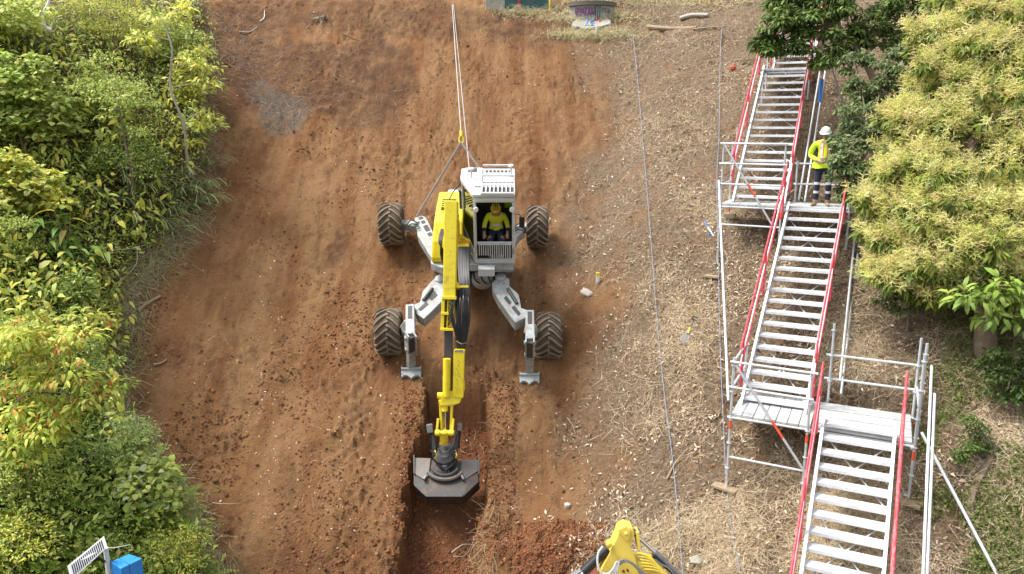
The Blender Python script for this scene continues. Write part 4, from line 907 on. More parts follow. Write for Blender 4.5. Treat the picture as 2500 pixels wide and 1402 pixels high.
def hand(joints, edges, wrist, key, d, side, pn, sc=1.):
    """palm and five unequal curled fingers; d: pointing direction, side: towards the thumb, pn: palm normal (curl towards it)"""
    d = unit(d); side = unit(side-d*np.dot(side, d)); pn = unit(np.cross(d, side)) if pn is None else unit(pn)
    P = joints[wrist][0]; joints[key+'palm'] = (P+d*.055*sc, (.034*sc, .022*sc)); edges.append((wrist, key+'palm'))
    for k, (off, ln) in enumerate(((.026, .070), (.009, .080), (-.009, .075), (-.025, .060))):
        b0 = P+d*.088*sc+side*off*sc; b1 = b0+(d*.75+pn*.35)*ln*.45*sc; b2 = b1+(d*.25+pn*.8)*ln*.45*sc
        for q, pt, r_ in ((0, b0, .010), (1, b1, .009), (2, b2, .0075)): joints[f'{key}f{k}{q}'] = (pt, r_*sc)
        edges += [(key+'palm', f'{key}f{k}0'), (f'{key}f{k}0', f'{key}f{k}1'), (f'{key}f{k}1', f'{key}f{k}2')]
    t0 = P+d*.035*sc+side*.038*sc; t1 = t0+(d*.7+side*.5+pn*.2)*.035*sc; t2 = t1+(d*.8+pn*.5)*.028*sc
    for q, pt, r_ in ((0, t0, .012), (1, t1, .010), (2, t2, .008)): joints[f'{key}t{q}'] = (pt, r_*sc)
    edges += [(key+'palm', key+'t0'), (key+'t0', key+'t1'), (key+'t1', key+'t2')]
def face(parent, C, f, u, s_):
    """eyes, brow, nose, mouth and ears on a head centred at C looking along f"""
    for q in (-1, 1):
        MB().lathe(C+f*.088+s_*q*.032+u*.005, f, [(0, .012), (.006, .010), (.009, .0)], 8).build('eye', 'hair', parent, smooth=True)
        MB().lathe(C+s_*q*.076-u*.01, s_*q, [(0, .026), (.012, .024), (.016, .012)], 10).build('ear', 'skin', parent, smooth=True)
    MB().tube([C+f*.090+u*.0, C+f*.112-u*.032, C+f*.090-u*.04], .012, 6).build('nose', 'skin', parent, smooth=True)
    MB().tube([C+f*.088-u*.062-s_*.022, C+f*.093-u*.060, C+f*.088-u*.062+s_*.022], .006, 6).build('mouth', 'pink', parent, smooth=True)
def helmet(parent, C, f, u, s_, m, R=.122):
    vs = []; nA, nB = 20, 7
    for j in range(nB):
        t_ = j/(nB-1)*math.pi/2
        for k in range(nA):
            ph = 2*math.pi*k/nA; vs.append(C+(f*math.cos(ph)*1.12+s_*math.sin(ph)*.92)*R*math.cos(t_)+u*R*1.02*math.sin(t_))
    fs = [(j*nA+k, j*nA+(k+1) % nA, (j+1)*nA+(k+1) % nA, (j+1)*nA+k) for j in range(nB-1) for k in range(nA)]
    h = MB().add(vs, fs).build('helmet_shell', m, parent, smooth=True)
    ring = [C+(f*math.cos(ph)*1.12+s_*math.sin(ph)*.92)*R*(1.06+.10*max(0, math.cos(ph)))-u*.006 for ph in np.linspace(0, 2*math.pi, 21)]
    MB().tube(ring, .010, 6, cap=False).build('helmet_rim', m, h, smooth=True)
    pk = [C+(f*math.cos(ph)*1.12+s_*math.sin(ph)*.92)*R*.98 for ph in np.linspace(-.9, .9, 9)]; pk2 = [C+(f*math.cos(ph)*1.12+s_*math.sin(ph)*.85)*R*1.26-u*.022 for ph in np.linspace(.9, -.9, 9)]
    MB().prism(pk+pk2, u*.008).build('helmet_peak', m, h, smooth=True)
    return h
# ---- standing worker: facing the camera and a little left, chin down, hands held together at the belt
B0 = P1(1.42, .22, 0.0); yw = math.radians(20)
wf = A(-math.sin(yw), -math.cos(yw), 0); ws = A(math.cos(yw), -math.sin(yw), 0)    # forward, and the side that shows on the right
def B(s_, f, z): return B0+ws*s_*1.22+wf*f*1.2+KV*z
J = {}; Ed = []
def j(n, p_, r_, to=None):
    J[n] = (p_, r_)
    if to: Ed.append((to, n))
j('pelvis', B(0, 0, .96), (.165, .125)); j('waist', B(0, .01, 1.12), (.165, .130), 'pelvis'); j('chest', B(0, .0, 1.30), (.185, .135), 'waist'); j('upper', B(0, -.01, 1.43), (.155, .105), 'chest')
j('neck', B(-.01, .02, 1.53), .058, 'upper'); j('head', B(-.02, .055, 1.63), (.078, .090), 'neck'); j('crown', B(-.025, .06, 1.71), (.075, .085), 'head')
for s_, n in ((-1, 'r'), (1, 'l')):
    j('sh'+n, B(.185*s_, -.01, 1.42), .072, 'upper')
    el = B(.30*s_+(.03 if s_ > 0 else .04), -.05, 1.15); j('ua'+n, B(.245*s_, -.03, 1.28), .066, 'sh'+n); j('el'+n, el, .058, 'ua'+n)
    wr = B(.10*s_, .175, 1.03); j('fa'+n, el*.5+wr*.5+wf*.03, .052, 'el'+n); j('wr'+n, wr, .033, 'fa'+n)
    hand(J, Ed, 'wr'+n, 'hd'+n, unit(A(*(-ws*s_*.9+wf*.35-KV*.2))), KV*1., -wf)
    j('hip'+n, B(.095*s_, 0, .86), .105, 'pelvis'); j('th'+n, B(.10*s_, .015, .68), .092, 'hip'+n); j('kn'+n, B(.10*s_, .025, .49), .068, 'th'+n); j('ca'+n, B(.105*s_, -.005, .32), .070, 'kn'+n)
    j('an'+n, B(.105*s_, -.01, .10), .058, 'ca'+n); fd = unit(wf+ws*s_*.35-ws*.25); J['he'+n] = (B(.105*s_, -.02, .045), .052); Ed.append(('an'+n, 'he'+n))
    J['to'+n] = (J['he'+n][0]+fd*.11-KV*.005, (.050, .040)); Ed.append(('he'+n, 'to'+n)); J['tp'+n] = (J['he'+n][0]+fd*.19-KV*.008, (.042, .032)); Ed.append(('to'+n, 'tp'+n))
def paint_worker(c, jn):
    z = c[2]-B0[2]; x = np.dot(c-B0, ws); 
    if jn in ('head', 'crown', 'neck') or jn.startswith('hd') or (jn.startswith('wr')): return 0
    if jn[:2] in ('he', 'to', 'tp', 'an') and z < .15: return 3
    arm = jn[:2] in ('sh', 'ua', 'el', 'fa')
    if arm or z > .90:
        if not arm and .985 < z < 1.05: return 4
        if not arm and (.955 < z < .985 or 1.05 < z < 1.075): return 5
        if z > 1.05 and .055 < abs(x) < .105 and jn in ('waist', 'chest', 'upper', 'shr', 'shl'): return 4
        if z > 1.05 and (.035 < abs(x) <= .055 or .105 <= abs(x) < .125) and jn in ('waist', 'chest', 'upper', 'shr', 'shl'): return 5
        return 1
    if .50 < z < .555 or .30 < z < .355: return 4
    return 2
worker = skin_body('person', J, Ed, 'pelvis', paint_worker, ['skin', 'hivis', 'navy', 'boot', 'reflect', 'tape_orange'], sub=3, origin=B0,
    label='person in white helmet and lime hi-vis jacket standing on the upper landing')
hC = J['crown'][0]-KV*.02; hu = unit(KV+wf*.30); hf = unit(wf-hu*np.dot(wf, hu)-ws*.2); hs = np.cross(hu, hf)
face(worker, J['head'][0]+KV*.0, unit(hf), hu, hs); helmet(worker, hC, hf, hu, hs, 'helmet_white')
MB().tube([J['head'][0]+hf*.098+hs*q+hu*.012 for q in (-.06, 0, .06)], .014, 6).build('glasses', 'black', worker, smooth=True)
# collar and hem of the jacket
MB().tube([B(.075*math.cos(t_), .02+.07*math.sin(t_), 1.505) for t_ in np.linspace(0, 6.283, 15)], .018, 6, cap=False).build('collar', 'hivis', worker, smooth=True)
hem = MB(); hv = []
for z, k in ((.875, 1.18), (.90, 1.2), (.96, 1.14), (1.02, 1.10)):
    for t_ in np.linspace(0, 2*math.pi, 25)[:-1]: hv.append(B(.185*k*math.cos(t_), .150*k*math.sin(t_)*.95, z+.012*math.sin(5*t_)))
hem.add(hv, [(a*24+k, a*24+(k+1) % 24, (a+1)*24+(k+1) % 24, (a+1)*24+k) for a in range(3) for k in range(24)]).build('jacket_hem', 'hivis', worker, smooth=True)
# ---- excavator operator, seated
def O(x, y, z): return M(.03+x, .60+y, .53+z)
J = {}; Ed = []
j('pelvis', O(0, .08, .12), (.165, .13)); j('waist', O(0, .06, .27), (.160, .125), 'pelvis'); j('chest', O(0, .03, .45), (.185, .13), 'waist'); j('upper', O(0, .0, .58), (.155, .10), 'chest')
j('neck', O(0, -.04, .67), .058, 'upper'); j('head', O(0, -.085, .755), (.078, .088), 'neck'); j('crown', O(0, -.095, .835), (.075, .082), 'head')
for s_, n in ((-1, 'r'), (1, 'l')):
    j('sh'+n, O(.19*s_, .0, .56), .074, 'upper'); j('ua'+n, O(.255*s_, -.02, .43), .066, 'sh'+n); j('el'+n, O(.295*s_, -.06, .28), .058, 'ua'+n)
    j('fa'+n, O(.29*s_, -.20, .24), .050, 'el'+n); j('wr'+n, O(.285*s_, -.32, .22), .034, 'fa'+n); hand(J, Ed, 'wr'+n, 'hd'+n, -MY*.8-MZ*.3, -MX*s_*1., -MZ)
    j('hip'+n, O(.095*s_, -.02, .06), .11, 'pelvis'); j('th'+n, O(.12*s_, -.22, .09), .095, 'hip'+n); j('kn'+n, O(.15*s_, -.44, .07), .075, 'th'+n); j('ca'+n, O(.14*s_, -.50, -.13), .066, 'kn'+n)
    j('an'+n, O(.12*s_, -.52, -.33), .055, 'ca'+n); J['he'+n] = (O(.12*s_, -.52, -.39), .048); Ed.append(('an'+n, 'he'+n)); J['tp'+n] = (O(.13*s_, -.66, -.38), (.042, .035)); Ed.append(('he'+n, 'tp'+n))
def paint_op(c, jn):
    q = c-M(.03, .60, .53); z = np.dot(q, MZ); 
    if jn in ('head', 'crown', 'neck') or jn.startswith('hd') or jn.startswith('wr'): return 0
    if jn[:2] in ('he', 'tp', 'an'): return 3
    if jn[:2] in ('hip', 'hi', 'th', 'kn', 'ca'): return 2
    if jn[:2] in ('fa',): return 4 if np.dot(q, MY) > -.13 else 2
    if .30 < z < .36 and jn in ('waist', 'chest'): return 4
    if z < .15: return 2
    return 1
op = skin_body('person', J, Ed, 'pelvis', paint_op, ['skin', 'hivis_yellow', 'navy', 'boot', 'reflect'], sub=3, origin=M(.03, .80, .58),
    label='person in yellow helmet and hi-vis shirt seated at the excavator controls')
hf = unit(-MY*1.-MZ*.35); hu = unit(MZ-hf*np.dot(MZ, hf)); hs = np.cross(hu, hf)
face(op, J['head'][0], hf, hu, hs); hm = helmet(op, J['crown'][0]-MZ*.02, hf, hu, hs, 'helmet_yellow')
for q in (-.045, 0, .045):
    MB().tube([J['crown'][0]-MZ*.02+hu*.126*math.cos(t_)+hf*.14*math.sin(t_)+hs*q for t_ in np.linspace(-1.2, 1.25, 9)], .010, 5).build('helmet_stripe', 'black', hm, smooth=True)
# jacket hung behind the seat
MB().prism([M(.16, 1.22, 1.02), M(.42, 1.22, 1.0), M(.43, 1.20, 1.30), M(.36, 1.22, 1.44), M(.22, 1.22, 1.42), M(.15, 1.2, 1.25)], MY*.07).build('hanging_jacket', 'hivis', None, bevel=.03, seg=3, label='lime hi-vis jacket hanging behind the operator inside the cab', cat='jacket')
# ------------------------------------------------------------------ vegetation
def crown_leaves(centres, radii, per, Lr, ar, colors, rg, kind='oval', droop=.18, down=.25, spread=.8, outward=.7, shell=.55, jit=.2):
    """leaves around clump centres, a hue for every clump"""
    V_ = []
    n = len(centres); cc = np.repeat(np.asarray(centres), per, 0); rr = np.repeat(np.asarray(radii, float).reshape(n, -1), per, 0)
    d = rand_dirs(n*per, rg); d[:, 2] = np.abs(d[:, 2])*.75+d[:, 2]*.25; d = unit(d)
    u = shell+(1-shell)*rg.random(n*per)**.7
    P = cc+d*rr*u[:, None]
    D = unit(outward*d+spread*.6*rand_dirs(n*per, rg)+A(0, 0, -down)); Nn = unit(d*.5+A(0, -.15, .8)+.45*rand_dirs(n*per, rg))
    L = rg.uniform(*Lr, n*per)
    v, fs, k = leaf_arrays(P, D, Nn, L, L*rg.uniform(ar*.8, ar*1.2, n*per), droop, .14, kind)
    hue = np.repeat(1+.24*(rg.random((n, 1))*2-1), per, 0); col = pal(colors, n*per, rg, jit)*hue
    return v, fs, np.repeat(np.clip(col, 0, 1), k, 0)
def dome(n, c, rx, ry, rz, rg, top=.0):
    d = rand_dirs(n, rg); d[:, 2] = np.abs(d[:, 2]); u = rg.random(n)**.45
    return np.asarray(c)+d*u[:, None]*A(rx, ry, rz)
def branches(mb, base_, targets, r, rg, sag=.1):
    for q in targets:
        mid = (A(*base_)+q)/2+rg.normal(size=3)*sag; mb.tube(bez([base_, mid, q], 6), r, 5, r*.3)
LG = [(0.453, 0.533, 0.109), (0.547, 0.601, 0.153), (0.360, 0.451, 0.077), (0.594, 0.615, 0.205)]; MG = [(0.250, 0.342, 0.064), (0.328, 0.423, 0.083), (0.187, 0.273, 0.048), (0.406, 0.465, 0.109)]
DG = [(0.116, 0.192, 0.034), (0.156, 0.246, 0.045), (0.093, 0.150, 0.028), (0.219, 0.273, 0.058)]; YG = [(0.562, 0.560, 0.077), (0.655, 0.601, 0.096), (0.453, 0.478, 0.064), (0.700, 0.628, 0.128)]
GG = [(00.254, 00.381, 00.159), (00.317, 00.445, 00.198), (00.190, 00.286, 00.118)]
def shrub(label, x0, y0, x1, y1, colors, n=40, per=60, Lr=(.07, .13), ar=.5, kind='oval', name='shrub', cat='shrub', group='shrubs on the left bank', seed=1, lift=0., clump=.24, stems=5, down=.25, droop=.18, depth=0., barkm='twig', shell=.45):
    """a shrub that fills this box of the picture, rooted on the ground below it"""
    rg = np.random.default_rng(seed); xc = (x0+x1)/2; b_ = G(xc, y1-.12*(y1-y0)); Z = project(b_)[2]-depth; s_ = Z/F_PX
    if depth: b_ = b_-unit(b_)*depth; b_[2] = float(H(b_[0], b_[1]))
    w_ = (x1-x0)*s_/2; h = (y1-y0)*s_
    r = empty(name, b_, label, cat, group)
    c0 = b_+A(0, 0, h*.18+lift); ctr = dome(n, c0, w_*.86, max(.5, w_*.7), h*.72, rg); rad = clump*rg.uniform(.7, 1.3, (n, 1))*A(1.1, 1.1, .8)
    v, fs, c = crown_leaves(ctr, rad, per, Lr, ar, colors, rg, kind, droop, down, shell=shell)
    link('crown', np_mesh('crown', v, fs, 'leaf', c), r)
    mb = MB(); branches(mb, b_-KV*.05, ctr[rg.integers(0, n, stems)], .022, rg); 
    for k in range(stems): q = ctr[rg.integers(0, n)]; branches(mb, q, ctr[rg.integers(0, n, 1)], .009, rg)
    mb.build('stem', barkm, r)
    return r
# undergrowth carpet on the left bank
rg = np.random.default_rng(31)
def veg_prob(a, b_, fern=False): return (1-(.6 if not fern else 0)*sstep(1020, 1120, b_))*(1-.6*sstep(230, 270, a)*sstep(395, 430, b_)*sstep(600, 570, b_))*sstep(15, -60, a-np.interp(b_, [q[1] for q in EDGE], [q[0] for q in EDGE])+60*(fbm(a/60., b_/60., 90, 2)-.5))
a, b_ = scatter_px(120000, -480, 560, -150, 1600, veg_prob, rg); P = Gv(a, b_); n = len(P)
P = P+KV*(rg.random(n)**1.1*.95)[:, None]; hn = fbm(a/110., b_/110., 95, 3)[:, None]
D = unit(rand_dirs(n, rg)+A(.15, -.25, .25)); L = .045+.15*rg.random(n)**2.2
v, fs, k = leaf_arrays(P, D, unit(rand_dirs(n, rg)*.6+A(0, -.3, .8)), L, L*rg.uniform(.3, .55, n), .2, .15, 'diamond')
c = np.where(hn > .46, pal(MG+LG+LG, n, rg), pal(MG+DG+LG, n, rg)); c = np.repeat(c, k, 0)
a2, b2 = scatter_px(7000, -400, 560, -100, 1120, lambda x_, y_: veg_prob(x_, y_, True)*sstep(.42, .56, fbm(x_/75., y_/75., 97, 2)), rg); P2b = Gv(a2, b2); n = len(P2b); P2b = P2b+KV*rg.uniform(.5, 1.25, n)[:, None]
L = rg.uniform(.15, .30, n); vb, fb, kb = leaf_arrays(P2b, unit(rand_dirs(n, rg)*.8+A(.3, -.5, -.3)), unit(rand_dirs(n, rg)*.4+A(.1, -.4, .8)), L, L*rg.uniform(.28, .6, n), .3, .16, 'oval')
v, fs, c = join_arrays([(v, fs, c), (vb, fb, np.repeat(pal(LG+YG, n, rg), kb, 0))])
o = link('undergrowth', np_mesh('undergrowth', v, fs, 'leaf', c), None, G(150, 800)); tag(o, 'tangled green undergrowth covering the left hand bank', 'undergrowth', kind='stuff')
# fern fronds in the lower left
def fronds(P, rg, Lr, wid, colors, up=.9, pairs=11):
    n = len(P); az = rg.random(n)*6.283; L = rg.uniform(*Lr, n); hd = np.stack([np.cos(az), np.sin(az), np.zeros(n)], 1); u0 = rg.uniform(.5, up, n)
    ts = np.linspace(0, 1, pairs+1); pts = np.stack([P+hd*(L*t_*(.6+.4*t_))[:, None]+KV*(L*(u0*t_-.75*u0*t_*t_))[:, None] for t_ in ts], 1)
    T = unit(np.gradient(pts, axis=1)); S = unit(np.cross(T, np.broadcast_to(KV, T.shape))); parts = []
    for s_ in (-1, 1):
        for q in range(1, pairs+1):
            w_ = L*wid*math.sin(math.pi*(.12+.80*q/pairs))**.8
            v, fs, k = leaf_arrays(pts[:, q], S[:, q]*s_+T[:, q]*.35-KV*.15, np.cross(T[:, q], S[:, q])*-1, w_, L*.075, .12, .1, 'diamond')
            parts.append((v, fs, k))
    col = pal(colors, n, rg); V_ = []; F_ = []; C_ = []; off = 0
    out = []
    for v, fs, k in parts: out.append((v, fs, np.repeat(col, k, 0)))
    v, fs, k = ribbons(pts, L*.02+.004); out.append((v, fs, np.repeat(col*.8, k, 0)))
    return join_arrays(out)
def fern_prob(a, b_): return veg_prob(a, b_, True)*(sstep(1010, 1130, b_)*.8+.10)
a, b_ = scatter_px(6200, -300, 560, 300, 1560, fern_prob, rg); P = Gv(a, b_)+KV*rg.uniform(0, .35, len(a))[:, None] if False else Gv(a, b_)
P = P+KV*rg.uniform(0, .35, len(P))[:, None]
v, fs, c = fronds(P, rg, (.30, .62), .17, [(.29, .41, .06), (.23, .35, .05), (.37, .47, .10), (.18, .29, .045)])
o = link('fern_carpet', np_mesh('fern_carpet', v, fs, 'leaf', c), None, G(200, 1300)); tag(o, 'dense bright green ferns carpeting the lower left bank', 'ferns', kind='stuff')
# sword-leaved plants: each tuft a thing with strap leaves
def tuft(px_, py_, nl, Lr, wid, colors, label, seed, name='strap_leaf_plant', group='strap leaf plants on the left bank', arch=.9):
    rg = np.random.default_rng(seed); b_ = G(px_, py_); r = empty(name, b_, label, 'plant', group)
    az = rg.random(nl)*6.283; L = rg.uniform(*Lr, nl); hd = np.stack([np.cos(az), np.sin(az), np.zeros(nl)], 1); u0 = rg.uniform(.7, 1.3, nl)
    pts = np.stack([b_+hd*(L*t_*.75)[:, None]+KV*(L*(u0*t_-arch*u0*t_*t_))[:, None] for t_ in np.linspace(0, 1, 7)], 1)
    for k in range(nl):
        v, fs, kk = ribbons(pts[k:k+1], [wid*rg.uniform(.8, 1.2)], unit(A(hd[k, 0]*-.3, hd[k, 1]*-.3-.2, 1))[None]); c = np.repeat(pal(colors, 1, rg), kk, 0)
        link('leaf', np_mesh('leaf', v, fs, 'leaf', c), r, b_)
SW = [(0.268, 0.329, 0.134), (0.342, 0.403, 0.183), (0.207, 0.256, 0.091)]
TUFT = [(300, 440), (345, 470), (390, 455), (430, 480), (470, 470), (500, 455), (360, 510), (410, 525), (455, 505), (490, 500), (275, 495), (320, 540), (380, 560), (420, 570), (445, 430), (500, 400)]
ORD = ['leftmost', 'second from the left', 'third from the left', 'fourth from the left', 'fifth from the left', 'sixth from the left', 'seventh from the left', 'eighth from the left', 'eighth from the right', 'seventh from the right', 'sixth from the right', 'fifth from the right', 'fourth from the right', 'third from the right', 'second from the right', 'rightmost']
for k, (a, b_) in enumerate(sorted(TUFT)):
    tuft(a, b_+10, 26, (.75, 1.35), .052, SW, 'grey green strap-leaved plant, '+ORD[k]+' in the patch below the thin trunks', 400+k)
tuft(205, 950, 14, (.35, .7), .035, [(.22, .28, .06), (.30, .30, .10)], 'pale strap-leaved tuft below the orange tinged branch', 431); tuft(285, 905, 14, (.35, .7), .03, [(.30, .28, .13), (.22, .26, .07)], 'yellowing grass tuft on the soil edge left of the trench machine', 432)
tuft(240, 1205, 12, (.35, .65), .035, [(.22, .29, .05)], 'yellow green tuft of blades among the lower ferns', 433)
# shrubs of the left bank, from the top of the picture down
shrub('pale yellow green feathery shrub under the top edge left of the slender trunk', 140, -40, 400, 165, YG+LG, 46, 80, (.07, .14), .30, 'oval', seed=41, clump=.36)
shrub('round-leaved light green shrub at the far left above the white dead branch', -180, -40, 150, 150, LG, 40, 60, (.10, .16), .85, 'round', seed=42, clump=.34)
shrub('tall round-leaved light green shrub along the left picture edge', -60, 150, 190, 420, LG+MG, 62, 62, (.10, .16), .9, 'round', seed=43, clump=.32)
shrub('dense small-leaved mid green bush in the middle of the upper left bank', 150, 130, 400, 360, MG+LG, 70, 95, (.05, .10), .5, seed=44, clump=.30)
shrub('dark green leafy bush behind the forked thin trunk', 200, 300, 420, 480, MG+DG, 46, 70, (.05, .10), .5, seed=45, clump=.28)
shrub('bushy light green shrub hugging the slender trunk near the top', 330, 10, 520, 200, LG+MG, 44, 70, (.09, .17), .40, seed=46, clump=.30)
shrub('small bright shrub overhanging the bare soil at the upper left edge', 415, 150, 530, 330, YG+LG, 24, 44, (.11, .20), .42, seed=47, clump=.26, lift=.3)
shrub('round-leaved shrub with pale new growth halfway down the left edge', -80, 380, 175, 560, LG+YG, 54, 62, (.09, .15), .9, 'round', seed=48, clump=.30)
shrub('ferny bright green bush on the left edge below the round-leaved shrub', -90, 530, 120, 690, MG+LG, 50, 90, (.04, .09), .4, seed=49, clump=.26)
shrub('dark glossy bush under the broad-leaved ginger clump', 60, 640, 260, 800, DG+MG, 40, 70, (.06, .11), .5, seed=50, clump=.26)
shrub('dark small-leaved bush at the left edge behind the orange tinged branch', -110, 770, 130, 960, DG+MG, 50, 80, (.05, .09), .5, seed=51, clump=.28)
shrub('mid green tangled bush below the broad-leaved ginger clump', 130, 830, 300, 990, MG+DG, 40, 70, (.05, .10), .45, seed=52, clump=.26)
shrub('feathery blue green bush on the bank above the pale round-leaved shrub', 150, 1010, 420, 1165, GG+MG, 60, 110, (.03, .07), .3, seed=53, clump=.26)
shrub('round-leaved shrub with silvery leaf backs sprawling over the soil edge', 270, 1110, 480, 1265, LG+[(.42, .50, .28), (.30, .40, .10)], 40, 46, (.10, .15), .9, 'round', seed=54, clump=.24)
shrub('low bright green bush at the left edge above the solar panel', -120, 1080, 170, 1260, MG+LG, 60, 95, (.04, .09), .4, seed=55, clump=.27)
shrub('low yellow green ferny bush between solar panel and bare soil', 330, 1290, 520, 1420, YG+MG, 40, 90, (.04, .08), .35, seed=56, clump=.22)
shrub('low green bush at the very bottom left of the solar panel', -120, 1260, 170, 1440, MG+YG, 52, 95, (.04, .09), .4, seed=57, clump=.25)
shrub('small dark bush between the strap-leaved plants and the bare soil', 455, 240, 530, 420, MG+DG, 20, 50, (.06, .12), .45, seed=58, clump=.22)
# ginger: tall stems with broad arching leaves, each leaf its own part
def broad_plant(label, px_, py_, hgt, nst, Lr, wid, colors, seed, name='ginger_plant', tips=None, spread=.5, per=7):
    rg = np.random.default_rng(seed); b_ = G(px_, py_); r = empty(name, b_, label, 'plant')
    for s_ in range(nst):
        top = b_+A(rg.normal()*spread, rg.normal()*spread*.6-.2, hgt*rg.uniform(.7, 1.1)); MB().tube(bez([b_+rg.normal(size=3)*.06, (b_+top)/2+A(0, .05, .1), top], 8), .018, 6, .008).build('stem', 'twig', r)
        for k in range(per):
            t_ = .35+.65*k/(per-1); q = b_*(1-t_)+top*t_; az = rg.random()*6.283; d = unit(A(math.cos(az), math.sin(az)-.3, .35-.5*rg.random())); L = rg.uniform(*Lr)
            cl = pal(colors if (tips is None or rg.random() > .16) else tips, 1, rg)
            ts = np.linspace(0, 1, 7); cen = np.stack([q+d*L*u+KV*(-.55*L*u*u) for u in ts]); S = unit(np.cross(d, KV)); nn = np.cross(S, d); w_ = wid*L*np.array([.12, .75, 1, .95, .75, .42, .03])/2
            vv = np.concatenate([np.stack([c-S*x+KV*x*.35, c, c+S*x+KV*x*.35]) for c, x in zip(cen, w_)])
            ff = np.array([(i*3+m_, i*3+m_+1, i*3+m_+4, i*3+m_+3) for i in range(6) for m_ in (0, 1)])
            link('leaf', np_mesh('leaf', vv, [ff], 'leaf', np.repeat(cl, len(vv), 0), smooth=True), r, q)
GL = [(.19, .33, .07), (.24, .38, .09), (.14, .26, .05)]; GY = [(.62, .52, .06), (.50, .40, .12)]
broad_plant('broad-leaved ginger clump with dark gap beneath and yellow dying leaves', 165, 640, 1.25, 7, (.40, .62), .26, GL, 61, tips=GY)
broad_plant('broad-leaved ginger shoots right of the main clump with drooping leaves', 230, 690, 1.0, 4, (.35, .55), .26, GL+[(.24, .32, .07)], 62, tips=GY)
broad_plant('yellow withered ginger stalk standing above the broad-leaved clump', 215, 560, .85, 1, (.30, .42), .2, GY, 63, per=5, spread=.15)
# trees of the left bank
def tree(label, base_px, pts, r0, cl, colors, per, Lr, ar, seed, kind='oval', clump=.28, droop=.2, down=.35, barkm='bark', name='slender_tree', group='trees on the left bank', branch=True, shell=.35):
    rg = np.random.default_rng(seed); b_ = G(*base_px); r = empty(name, b_, label, 'tree', group); Zb = project(b_)[2]
    line = [b_-KV*.15]+[at(x, y, Zb+dz) for x, y, dz in pts]
    MB().tube(bez(line, 26), r0, 8, r0*.35).build('trunk', barkm, r, smooth=True)
    ctr = np.array([at(x, y, Zb+dz) for x, y, dz in cl])
    if branch:
        L_ = bez(line, 26)
        for q in ctr:
            k = int(np.argmin([np.linalg.norm(p_-q)+(.35 if p_[2] > q[2] else 0) for p_ in L_])); MB().tube(bez([L_[k], (L_[k]+q)/2+rg.normal(size=3)*.10+KV*.06, q], 8), r0*.36, 5, r0*.1).build('limb', barkm, r)
    ctr = np.concatenate([ctr, ctr+rg.normal(size=ctr.shape)*clump*.8]); v, fs, c = crown_leaves(ctr, clump*rg.uniform(.6, 1.2, (len(ctr), 1))*A(1.2, 1.2, .8), per, Lr, ar, colors, rg, kind, droop, down, shell=shell)
    link('crown', np_mesh('crown', v, fs, 'leaf', c), r)
tree('slender pale-barked tree with bare winding trunk at the upper edge of the bank', (462, 430), [(455, 370, -.2), (448, 300, -.4), (416, 215, -.6), (420, 120, -.7), (398, 40, -.75), (402, -40, -.8)], .048,
     [(470, 130, -.6), (490, 165, -.8), (505, 200, -.7), (440, 60, -.8), (380, 50, -.7), (455, 20, -.9), (370, 120, -.9), (500, 280, -.5), (520, 290, -.6), (490, 315, -.4), (350, 95, -.8)], LG+YG, 52, (.12, .22), .38, 71, barkm='bark_pale')
tree('thin forked sapling trunk rising from the strap-leaved plants', (326, 535), [(325, 460, -.2), (318, 410, -.3), (302, 330, -.4), (288, 240, -.5)], .045,
     [(290, 240, -.5), (310, 260, -.5), (260, 290, -.6), (345, 330, -.4), (280, 200, -.6), (250, 230, -.6), (330, 210, -.5)], MG+LG, 44, (.07, .12), .45, 72)
OR = [(.40, .48, .07), (.46, .52, .08), (.52, .52, .09), (.33, .43, .06)]; OT = [(.62, .26, .05), (.55, .34, .08), (.62, .20, .07)]
cl_y = [(20, 960, -.3), (60, 930, -.6), (110, 880, -.7), (160, 850, -.8), (200, 820, -.8), (40, 850, -.7), (90, 830, -.9), (15, 880, -.6), (60, 1010, -.7), (100, 1060, -.7), (40, 1090, -.6), (140, 1030, -.8), (10, 1050, -.6), (190, 990, -.8), (225, 975, -.8), (130, 1000, -.8), (80, 790, -.6), (170, 780, -.8), (215, 720, -.7), (140, 760, -.7)]
tree('leaning tree branch with yellow green and orange tinged leaves on the left edge', (-40, 1120), [(20, 1010, -.4), (70, 960, -.6), (150, 960, -.8), (190, 985, -.8)], .02, cl_y[:17], OR+OR+OR+OT[:1], 95, (.10, .18), .40, 73, barkm='twig', clump=.30, down=.55, branch=False)
tree('small tree with orange and coral young leaves at the left picture edge', (-60, 900), [(-20, 850, -.4), (30, 830, -.7), (90, 815, -.9)], .025, [(30, 835, -.9), (80, 822, -1.), (120, 830, -1.), (190, 825, -1.), (10, 860, -.9), (65, 870, -.9), (150, 845, -1.)], OR+OT[:2], 60, (.09, .16), .42, 74, clump=.28, down=.5, barkm='twig', branch=False)
# dead white branch top left
r = empty('dead_branch', at(110, 90, float(gdepth(110, 90))-1.2), 'bleached white dead branch in the top left corner', 'branch'); zq = float(gdepth(110, 90))-1.3
MB().tube(bez([at(125, 75, zq), at(108, 62, zq), at(104, 35, zq), at(118, 8, zq+.1), at(122, -30, zq+.2)], 14), .06, 7, .03).build('limb', 'dead_white', r, smooth=True)
MB().tube(bez([at(118, 72, zq), at(95, 60, zq), at(64, 52, zq)], 8), .035, 6, .015).build('limb', 'dead_white', r, smooth=True)
MB().tube(bez([at(122, 70, zq), at(132, 48, zq), at(140, 40, zq)], 8), .03, 6, .015).build('limb', 'dead_white', r, smooth=True)
